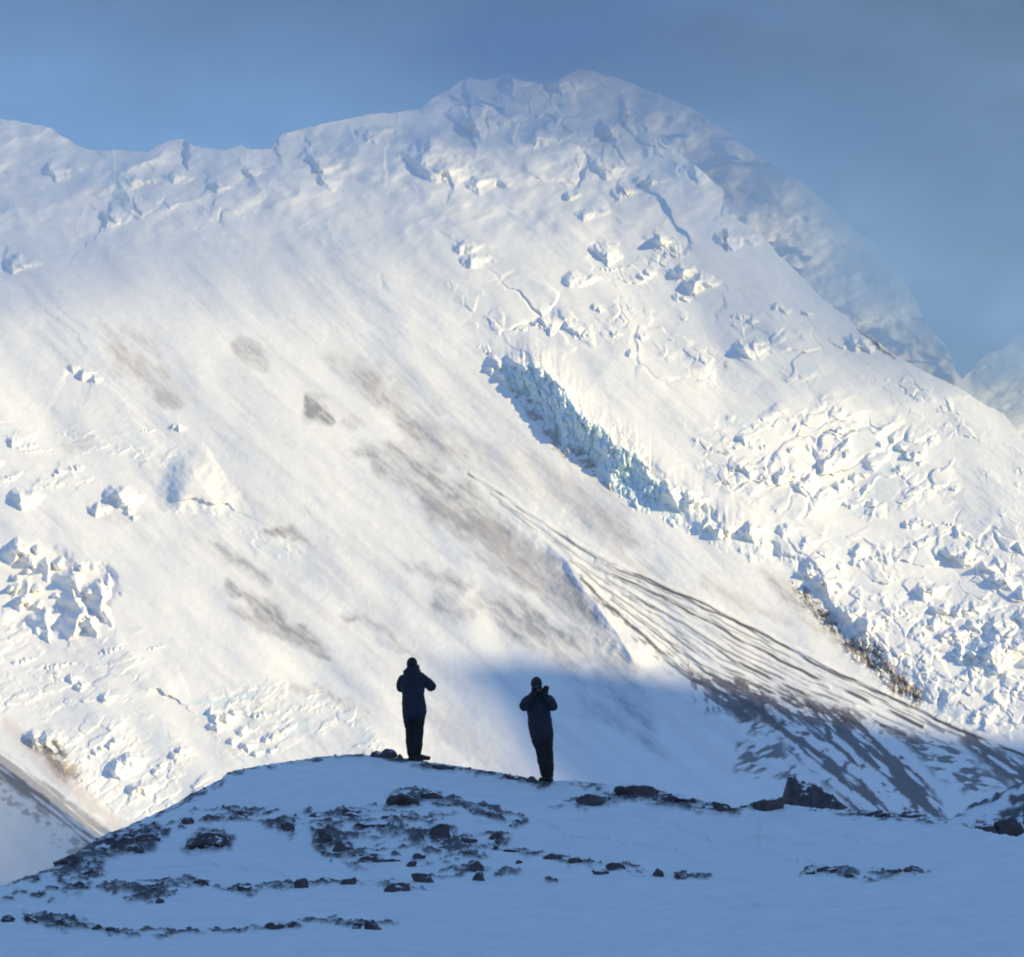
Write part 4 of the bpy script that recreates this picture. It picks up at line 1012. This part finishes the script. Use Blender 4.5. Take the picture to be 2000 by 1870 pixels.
# loose stones in the rubble belts
rs = np.random.RandomState(3)
rk = g.rock.reshape(g.shape)
cand = np.argwhere((rk > .45) & (Ug > -30) & (Ug < 2030)); pick = cand[rs.choice(len(cand), min(1300, len(cand)), replace=False)]
vs = []; fs = []
for (r_, c_) in pick:
    P0 = np.array([XG[r_, c_], YG[r_, c_], ZG[r_, c_]]); sz = P0[1] / F * rs.uniform(.8, 2.9) ** 1.2
    q = ICO1_V * rs.uniform(.6, 1.25, size=(len(ICO1_V), 1)) * np.array([sz * rs.uniform(.8, 1.7), sz * 1.2, sz * rs.uniform(.5, .9)])
    th = rs.uniform(0, 6.28); q = np.stack([q[:, 0] * math.cos(th) - q[:, 1] * math.sin(th), q[:, 0] * math.sin(th) + q[:, 1] * math.cos(th), q[:, 2]], -1)
    q += P0 + np.array([rs.uniform(-.01, .01), rs.uniform(-.1, .1), sz * .2])
    o_ = len(vs); vs.extend(q.tolist()); fs.extend([[o_ + k for k in f] for f in ICO1_F])
me = bpy.data.meshes.new("rubble"); me.from_pydata(vs, [], fs); me.update(); me.materials.append(M_ROCK)
ru = bpy.data.objects.new("rubble", me); COL.objects.link(ru); ru["kind"] = "stuff"; ru["label"] = "loose dark stones scattered in belts across the shaded snow"
print("rocks", time.time() - _t0)

# ------------------------------------------------------------------ people
def simple_mat(name, col, rough=.8, nscale=60, var=.25, bump=.004):
    m, nt, b = new_mat(name)
    tc = nt.nodes.new("ShaderNodeTexCoord"); n1 = nt.nodes.new("ShaderNodeTexNoise"); n1.inputs['Scale'].default_value = nscale; n1.inputs['Detail'].default_value = 4
    nt.links.new(tc.outputs['Object'], n1.inputs['Vector'])
    cr = nt.nodes.new("ShaderNodeValToRGB"); cr.color_ramp.elements[0].color = tuple(c * (1 - var) for c in col) + (1,); cr.color_ramp.elements[1].color = tuple(c * (1 + var) for c in col) + (1,)
    nt.links.new(n1.outputs[0], cr.inputs[0]); nt.links.new(cr.outputs[0], b.inputs['Base Color'])
    bp = nt.nodes.new("ShaderNodeBump"); bp.inputs['Distance'].default_value = bump; nt.links.new(n1.outputs[0], bp.inputs['Height']); nt.links.new(bp.outputs[0], b.inputs['Normal'])
    b.inputs['Roughness'].default_value = rough
    return m
M_NAVY = simple_mat("navy_jacket_cloth", (.011, .013, .030), nscale=14)
M_JACK2 = simple_mat("dark_blue_jacket_cloth", (.010, .015, .027), nscale=14)
M_TROU = simple_mat("dark_trouser_cloth", (.004, .004, .005), nscale=14)
M_BLACK = simple_mat("black_trouser_cloth", (.004, .004, .005), nscale=14)
M_BOOT = simple_mat("boot_leather", (.010, .008, .007), .6)
M_HATD = simple_mat("dark_hat_wool", (.010, .010, .013))
M_HATB = simple_mat("brown_hat_wool", (.030, .020, .014))
M_SKIN = simple_mat("skin", (.40, .26, .20), .6, 90, .1, .001)
M_GLOVE = simple_mat("black_glove", (.008, .008, .010), .7)
M_CAM = simple_mat("black_camera_plastic", (.008, .008, .009), .45, 120, .1, .0005)
M_GLASS, nt_, b_ = new_mat("lens_glass"); b_.inputs['Base Color'].default_value = (.01, .012, .02, 1); b_.inputs['Roughness'].default_value = .08
M_STRAP = simple_mat("brown_strap", (.05, .03, .018))

class MB:
    def __init__(s): s.v = []; s.f = []
    def tube(s, pts, rad, n=14, ref=(1, 0, 0)):
        """closed tube through points; radius entries r or (r_ref, r_other); ends are rounded off"""
        pts = [Vector(p) for p in pts]; rad = [(r, r) if not isinstance(r, tuple) else r for r in rad]
        T0 = (pts[1] - pts[0]).normalized(); T1 = (pts[-1] - pts[-2]).normalized()
        k0, k1 = min(rad[0]), min(rad[-1])
        P = [pts[0] - T0 * k0 * .75, pts[0] - T0 * k0 * .5] + pts + [pts[-1] + T1 * k1 * .5, pts[-1] + T1 * k1 * .75]
        Q = [tuple(c * .35 for c in rad[0]), tuple(c * .8 for c in rad[0])] + rad + [tuple(c * .8 for c in rad[-1]), tuple(c * .35 for c in rad[-1])]
        base = len(s.v); ref = Vector(ref)
        for i, (p, r) in enumerate(zip(P, Q)):
            t = (P[min(i + 1, len(P) - 1)] - P[max(i - 1, 0)]).normalized()
            a = ref - t * ref.dot(t)
            if a.length < .05: a = Vector((0, 1, 0)) - t * t.y
            a.normalize(); b = t.cross(a)
            for k in range(n):
                th = 2 * math.pi * k / n
                s.v.append(p + a * math.cos(th) * r[0] + b * math.sin(th) * r[1])
        for i in range(len(P) - 1):
            for k in range(n):
                s.f.append((base + i * n + k, base + i * n + (k + 1) % n, base + (i + 1) * n + (k + 1) % n, base + (i + 1) * n + k))
        s.f.append(tuple(base + k for k in reversed(range(n)))); e = base + (len(P) - 1) * n
        s.f.append(tuple(e + k for k in range(n)))
    def ball(s, c, r, n=14):
        c = Vector(c); r = Vector(r); base = len(s.v); m_ = n // 2
        for i in range(1, m_):
            ph = math.pi * i / m_
            for k in range(n):
                th = 2 * math.pi * k / n
                s.v.append(c + Vector((r.x * math.sin(ph) * math.cos(th), r.y * math.sin(ph) * math.sin(th), r.z * math.cos(ph))))
        t = len(s.v); s.v.append(c + Vector((0, 0, r.z))); s.v.append(c - Vector((0, 0, r.z)))
        for i in range(m_ - 2):
            for k in range(n):
                a, b = base + i * n + k, base + i * n + (k + 1) % n
                s.f.append((a, a + n, b + n, b))
        for k in range(n):
            s.f.append((t, base + k, base + (k + 1) % n)); l = base + (m_ - 2) * n
            s.f.append((t + 1, l + (k + 1) % n, l + k))
    def box(s, c, d, bev=.0):
        bm = bmesh.new(); bmesh.ops.create_cube(bm, size=1.0)
        for v in bm.verts: v.co = Vector((v.co.x * d[0], v.co.y * d[1], v.co.z * d[2])) + Vector(c)
        if bev: bmesh.ops.bevel(bm, geom=bm.edges[:], offset=bev, segments=2, affect='EDGES')
        base = len(s.v); s.v.extend([v.co.copy() for v in bm.verts]); s.f.extend([tuple(base + v.index for v in f.verts) for f in bm.faces]); bm.free()
    def build(s, name, mat, parent, voxel=None, smooth=2, wrinkle=0, seed=1):
        me = bpy.data.meshes.new(name); me.from_pydata([tuple(v) for v in s.v], [], s.f); me.update()
        bm = bmesh.new(); bm.from_mesh(me); bmesh.ops.recalc_face_normals(bm, faces=bm.faces); bm.to_mesh(me); bm.free()
        if voxel:
            tmp = bpy.data.objects.new(name + "_raw", me); COL.objects.link(tmp)
            md = tmp.modifiers.new("remesh", 'REMESH'); md.mode = 'VOXEL'; md.voxel_size = voxel
            sm = tmp.modifiers.new("smooth", 'SMOOTH'); sm.iterations = smooth; sm.factor = .5
            dg = bpy.context.evaluated_depsgraph_get()
            me2 = bpy.data.meshes.new_from_object(tmp.evaluated_get(dg)); bpy.data.objects.remove(tmp); bpy.data.meshes.remove(me)
            me = me2; me.name = name
        if wrinkle:
            n_ = len(me.vertices); co = np.empty(n_ * 3, f32); me.vertices.foreach_get('co', co); co = co.reshape(-1, 3)
            no = np.empty(n_ * 3, f32); me.vertices.foreach_get('normal', no); no = no.reshape(-1, 3)
            w_ = wrinkle * (fbm(co[:, 0] * 9 + co[:, 1] * 5, co[:, 2] * 17, seed, 3))
            me.vertices.foreach_set('co', (co + no * w_[:, None]).astype(f32).ravel())
        me.polygons.foreach_set('use_smooth', np.ones(len(me.polygons), bool)); me.update()
        me.materials.clear(); me.materials.append(mat)
        o = bpy.data.objects.new(name, me); COL.objects.link(o); o.parent = parent
        return o

def lerp(a, b, t): return Vector(a) * (1 - t) + Vector(b) * t

def hand(mb, wrist, aim, side, curl):
    """palm, four bent fingers of unequal length and a thumb; aim = finger direction, side = towards the thumb, curl = palm normal the fingers bend to"""
    w = Vector(wrist); a = Vector(aim).normalized(); s_ = Vector(side); s_ = (s_ - a * s_.dot(a)).normalized(); c = Vector(curl); c = (c - a * c.dot(a)); c = (c - s_ * c.dot(s_)).normalized()
    mb.tube([w, w + a * .04, w + a * .085], [(.026, .018), (.038, .017), (.040, .015)], 12, ref=s_)
    for k, ln in enumerate((.070, .080, .075, .058)):
        b0 = w + a * .085 + s_ * (.030 - .020 * k)
        p1 = b0 + a * ln * .42 + c * .008; p2 = p1 + a * ln * .22 + c * ln * .30; p3 = p2 - a * ln * .06 + c * ln * .28
        mb.tube([b0, p1, p2, p3], [.0095, .009, .0085, .0075], 8)
    t0 = w + a * .03 + s_ * .03; t1 = t0 + s_ * .028 + a * .03 + c * .01; t2 = t1 + a * .03 + c * .016
    mb.tube([t0, t1, t2], [.012, .0105, .009], 8)

def head(mb, c, fy, tilt=(0, 0, 0)):
    """head of 0.235 m with face towards fy (+1 away from the viewer, -1 towards the viewer)"""
    c = Vector(c)
    mb.ball(c + Vector((0, -.012 * fy, .02)), (.078, .098, .098), 20)
    mb.ball(c + Vector((0, .022 * fy, -.05)), (.060, .070, .068), 18)
    mb.tube([c + Vector((0, .088 * fy, .012)), c + Vector((0, .112 * fy, -.022))], [.010, .015], 8)
    mb.tube([c + Vector((-.02, .088 * fy, -.056)), c + Vector((.02, .088 * fy, -.056))], [.008, .008], 8)
    mb.ball(c + Vector((0, .076 * fy, -.092)), (.024, .02, .018), 10)
    for sx in (-1, 1):
        mb.ball(c + Vector((sx * .03, .083 * fy, .012)), (.013, .010, .009), 10)
        mb.tube([c + Vector((sx * .014, .090 * fy, .030)), c + Vector((sx * .048, .080 * fy, .030))], [.007, .006], 8)
        mb.ball(c + Vector((sx * .079, -.006 * fy, -.010)), (.010, .02, .033), 10)

def person(name, label, loc, fy, J, mats, hem_z, hood=False, rotz=0):
    root = bpy.data.objects.new(name, None); COL.objects.link(root); root.location = loc; root.rotation_euler = (0, 0, rotz)
    root.empty_display_size = .3
    root["label"] = label; root["category"] = "person"; root["group"] = "people watching from the ridge"
    V3 = lambda k: Vector(J[k])
    # body: one continuous surface
    b = MB()
    head(b, V3('head'), fy)
    neck = V3('neck'); pel = V3('pelvis'); chest = lerp(pel, neck, .68)
    b.tube([V3('head') + Vector((0, -.015 * fy, -.06)), neck], [.055, .06], 14)
    b.tube([neck + Vector((0, 0, -.03)), lerp(pel, neck, .86), chest, lerp(pel, neck, .4), lerp(pel, neck, .15), pel], [(.09, .07), (.165, .095), (.16, .11), (.14, .10), (.15, .105), (.155, .11)], 18)
    for sd in ('l', 'r'):
        sh, el, wr = V3('sh' + sd), V3('el' + sd), V3('wr' + sd)
        b.tube([sh, lerp(sh, el, .5), el, lerp(el, wr, .35), wr], [.055, .047, .040, .040, .027], 12)
        d = (wr - el).normalized()
        hand(b, wr, V3('aim' + sd), V3('th' + sd), V3('cu' + sd))
        hp, kn, an = V3('hip' + sd), V3('kn' + sd), V3('an' + sd)
        b.tube([hp, lerp(hp, kn, .45), kn, lerp(kn, an, .35), an], [.085, .072, .053, .052, .036], 14)
        toe = V3('toe' + sd)
        b.tube([an + Vector((0, 0, -.03)), lerp(an, toe, .6) + Vector((0, 0, -.02)), toe], [(.036, .035), (.040, .028), (.034, .02)], 10)
    b.build("body", M_SKIN, root, .0075, 2)
    # jacket
    j = MB(); hz_ = hem_z
    top = lerp(pel, neck, .93)
    hem = Vector((J['hemx'], pel.y, hz_))
    wl_, wr2 = J['hemw']
    j.tube([neck + Vector((0, -.005 * fy, .035)), neck + Vector((0, 0, -.015)), top, lerp(pel, neck, .82), chest, lerp(pel, neck, .36), lerp(pel, neck, .05), hem],
           [(.078, .078), (.10, .088), (.185, .115), (.214, .135), (.212, .152), (.192, .148), (.205, .16), ((wl_ + wr2) / 2, .18)], 24)
    for sd in ('l', 'r'):
        sh, el, wr = V3('sh' + sd), V3('el' + sd), V3('wr' + sd)
        j.tube([neck + Vector((0, 0, .0)), lerp(neck, sh, .55) + Vector((0, 0, .012))], [.075, .075], 14)
        j.tube([lerp(sh, top, .35), sh, lerp(sh, el, .5), el, lerp(el, wr, .4), lerp(el, wr, .93)], [.07, .078, .090, .088, .072, .052], 16)
    if hood:
        j.tube([neck + Vector((0, -.09 * fy, -.05)), neck + Vector((0, -.085 * fy, .04)), neck + Vector((0, -.05 * fy, .09))], [(.135, .055), (.15, .062), (.105, .05)], 14)
    jk = j.build("jacket", mats['jacket'], root, .011, 3, .006, 5)
    # trousers
    t = MB()
    t.tube([lerp(pel, neck, .08), pel, lerp(V3('hipl'), V3('hipr'), .5) + Vector((0, 0, -.05))], [(.175, .12), (.185, .135), (.185, .135)], 18)
    for sd in ('l', 'r'):
        hp, kn, an = V3('hip' + sd), V3('kn' + sd), V3('an' + sd)
        t.tube([hp, lerp(hp, kn, .4), lerp(hp, kn, .8), kn, lerp(kn, an, .3), lerp(kn, an, .75), lerp(kn, an, .96)], [.122, .120, .102, .098, .098, .090, .080], 16)
    t.build("trousers", mats['trousers'], root, .010, 3, .006, 9)
    for sd in ('l', 'r'):
        o = MB(); an, toe = V3('an' + sd), V3('toe' + sd)
        o.tube([lerp(V3('kn' + sd), an, .72), an, Vector((an.x, an.y, .065))], [.062, .058, .056], 14)
        heel = Vector((an.x, an.y, .05)) - (toe - an).normalized() * .05; heel.z = .045
        o.tube([heel, lerp(heel, toe, .35) + Vector((0, 0, .02)), lerp(heel, toe, .7), toe], [(.045, .042), (.052, .055), (.055, .042), (.045, .032)], 14)
        o.tube([Vector((heel.x, heel.y, .014)), Vector((toe.x, toe.y, .014))], [(.05, .014), (.05, .014)], 12)
        o.build("boot", M_BOOT, root, .008, 2)
    # hat
    h = MB(); hc = V3('head')
    h.ball(hc + Vector((0, -.014 * fy, .030)), (.092, .112, .108), 22)
    h.tube([hc + Vector((0, -.02 * fy, .030)), hc + Vector((0, -.03 * fy, -.050))] if J.get('long_hat') else [hc + Vector((0, -.012 * fy, .035)), hc + Vector((0, -.014 * fy, .010))],
           [(.093, .100), (.086, .080)] if J.get('long_hat') else [(.095, .114), (.097, .117)], 20)
    h.build("hat", mats['hat'], root, .009, 2)
    if mats.get('glove'):
        gl = MB()
        for sd in ('l', 'r'):
            hand(gl, V3('wr' + sd), V3('aim' + sd), V3('th' + sd), V3('cu' + sd))
        for k, vtx in enumerate(gl.v): pass
        gm = gl.build("glove", mats['glove'], root, .006, 1)
        n_ = len(gm.data.vertices); co = np.empty(n_ * 3, f32); gm.data.vertices.foreach_get('co', co); no = np.empty(n_ * 3, f32); gm.data.vertices.foreach_get('normal', no)
        gm.data.vertices.foreach_set('co', co + no * .014)
    return root

# left person, seen from behind, both hands up before the face
f1 = gpos(808, 1486)
J1 = dict(head=(-.035, .02, 1.625), neck=(-.03, .0, 1.475), pelvis=(0, 0, .93),
          shl=(-.195, 0, 1.395), shr=(.155, 0, 1.40), ell=(-.25, .10, 1.25), elr=(.28, .12, 1.26), wrl=(-.115, .25, 1.47), wrr=(.06, .26, 1.48),
          aiml=(.25, .25, .9), aimr=(-.25, .25, .9), thl=(.2, -1, .1), thr=(-.2, -1, .1), cul=(1, .3, 0), cur=(-1, .3, 0),
          hipl=(-.085, 0, .88), hipr=(.09, 0, .88), knl=(-.055, .03, .49), knr=(.07, .01, .49), anl=(-.03, .0, .10), anr=(.055, -.03, .10),
          toel=(.035, .20, .04), toer=(.265, .02, .04), hemx=.025, hemw=(.2, .215), long_hat=True)
p1 = person("person", "person seen from behind in a navy thigh length jacket, upright on the crest", f1 + Vector((0, 0, .0)), 1, J1, dict(jacket=M_NAVY, trousers=M_TROU, hat=M_HATD), .80, hood=True, rotz=R(-9))

# right person, leaning to the left, camera held up to the face
f2 = gpos(1062, 1528)
J2 = dict(head=(-.12, -.02, 1.60), neck=(-.105, .0, 1.45), pelvis=(-.055, 0, .91),
          shl=(-.255, -.02, 1.365), shr=(.085, -.02, 1.365), ell=(-.325, -.13, 1.245), elr=(.155, -.12, 1.24), wrl=(-.19, -.20, 1.40), wrr=(.02, -.17, 1.43),
          aiml=(.35, -.05, .9), aimr=(.12, -.05, .95), thl=(.8, .3, .2), thr=(-.8, .3, .2), cul=(.6, .4, 0), cur=(-.8, .5, 0),
          hipl=(-.125, 0, .86), hipr=(.035, 0, .86), knl=(-.03, -.04, .48), knr=(.06, .0, .48), anl=(.04, .0, .10), anr=(.085, .03, .10),
          toel=(-.05, -.20, .04), toer=(.115, -.19, .04), hemx=-.035, hemw=(.185, .19))
p2 = person("person", "person in dark jacket and brown hat, leaning left, camera raised to the face", f2, -1, J2, dict(jacket=M_JACK2, trousers=M_BLACK, hat=M_HATB, glove=M_GLOVE), .77)

def photo_camera(label, loc, rot, lens_len, strap=None):
    root = bpy.data.objects.new("photo_camera", None); COL.objects.link(root); root.location = loc; root.rotation_euler = rot; root.empty_display_size = .05
    root["label"] = label; root["category"] = "camera"
    b = MB(); b.box((0, 0, 0), (.142, .052, .088), .008); b.box((0, 0, .054), (.05, .05, .03), .006); b.box((-.055, .018, -.004), (.03, .045, .08), .008); b.tube([(.05, 0, .044), (.05, 0, .054)], [.011, .011], 12)
    b.build("camera_body", M_CAM, root)
    l = MB(); l.tube([(0, .028, 0), (0, .03 + lens_len * .5, 0), (0, .03 + lens_len, 0)], [.034, .034, .038], 20); ln = l.build("lens", M_CAM, root)
    g_ = MB(); g_.ball((0, .03 + lens_len + .026, 0), (.031, .006, .031), 16); g_.build("lens_glass", M_GLASS, ln)
    if strap:
        s_ = MB(); s_.tube(strap, [(.004, .010)] * len(strap), 8); s_.build("strap", M_STRAP, root)
    return root
c1 = photo_camera("small black camera held up before the face of the left person", f1 + Matrix.Rotation(R(-9), 3, 'Z') @ Vector((-.03, .27, 1.59)), (R(-4), 0, R(-9)), .06,
                  [(.06, 0, .0), (.13, -.03, -.12), (.185, -.06, -.28), (.19, -.08, -.34), (.17, -.1, -.26)])
c2 = photo_camera("black camera with long lens held at the face of the right person", f2 + Vector((-.10, -.185, 1.565)), (R(-6), 0, math.pi), .11)
# dark mitten-gloved hand is raised beside the head; its flash unit shows as a black lump
print("people", time.time() - _t0)

# haze: the thin air between the camera and the mountain
M_HAZE = bpy.data.materials.new("haze_air"); M_HAZE.use_nodes = True
nt = M_HAZE.node_tree; nt.nodes.remove(nt.nodes["Principled BSDF"])
pv = nt.nodes.new("ShaderNodeVolumePrincipled"); pv.inputs['Density'].default_value = HAZE_D
pv.inputs['Color'].default_value = (.74, .84, .95, 1)
nt.links.new(pv.outputs[0], nt.nodes["Material Output"].inputs['Volume'])
bmh = bmesh.new(); bmesh.ops.create_cube(bmh, size=1.0)
for v_ in bmh.verts: v_.co = ((v_.co.x) * 70000, (v_.co.y) * 70000, -140 if v_.co.z < 0 else 1750)
meh = bpy.data.meshes.new("haze"); bmh.to_mesh(meh); bmh.free(); meh.materials.append(M_HAZE)
hz = bpy.data.objects.new("haze", meh); COL.objects.link(hz); hz["kind"] = "stuff"; hz["label"] = "thin pale blue air over the whole valley"
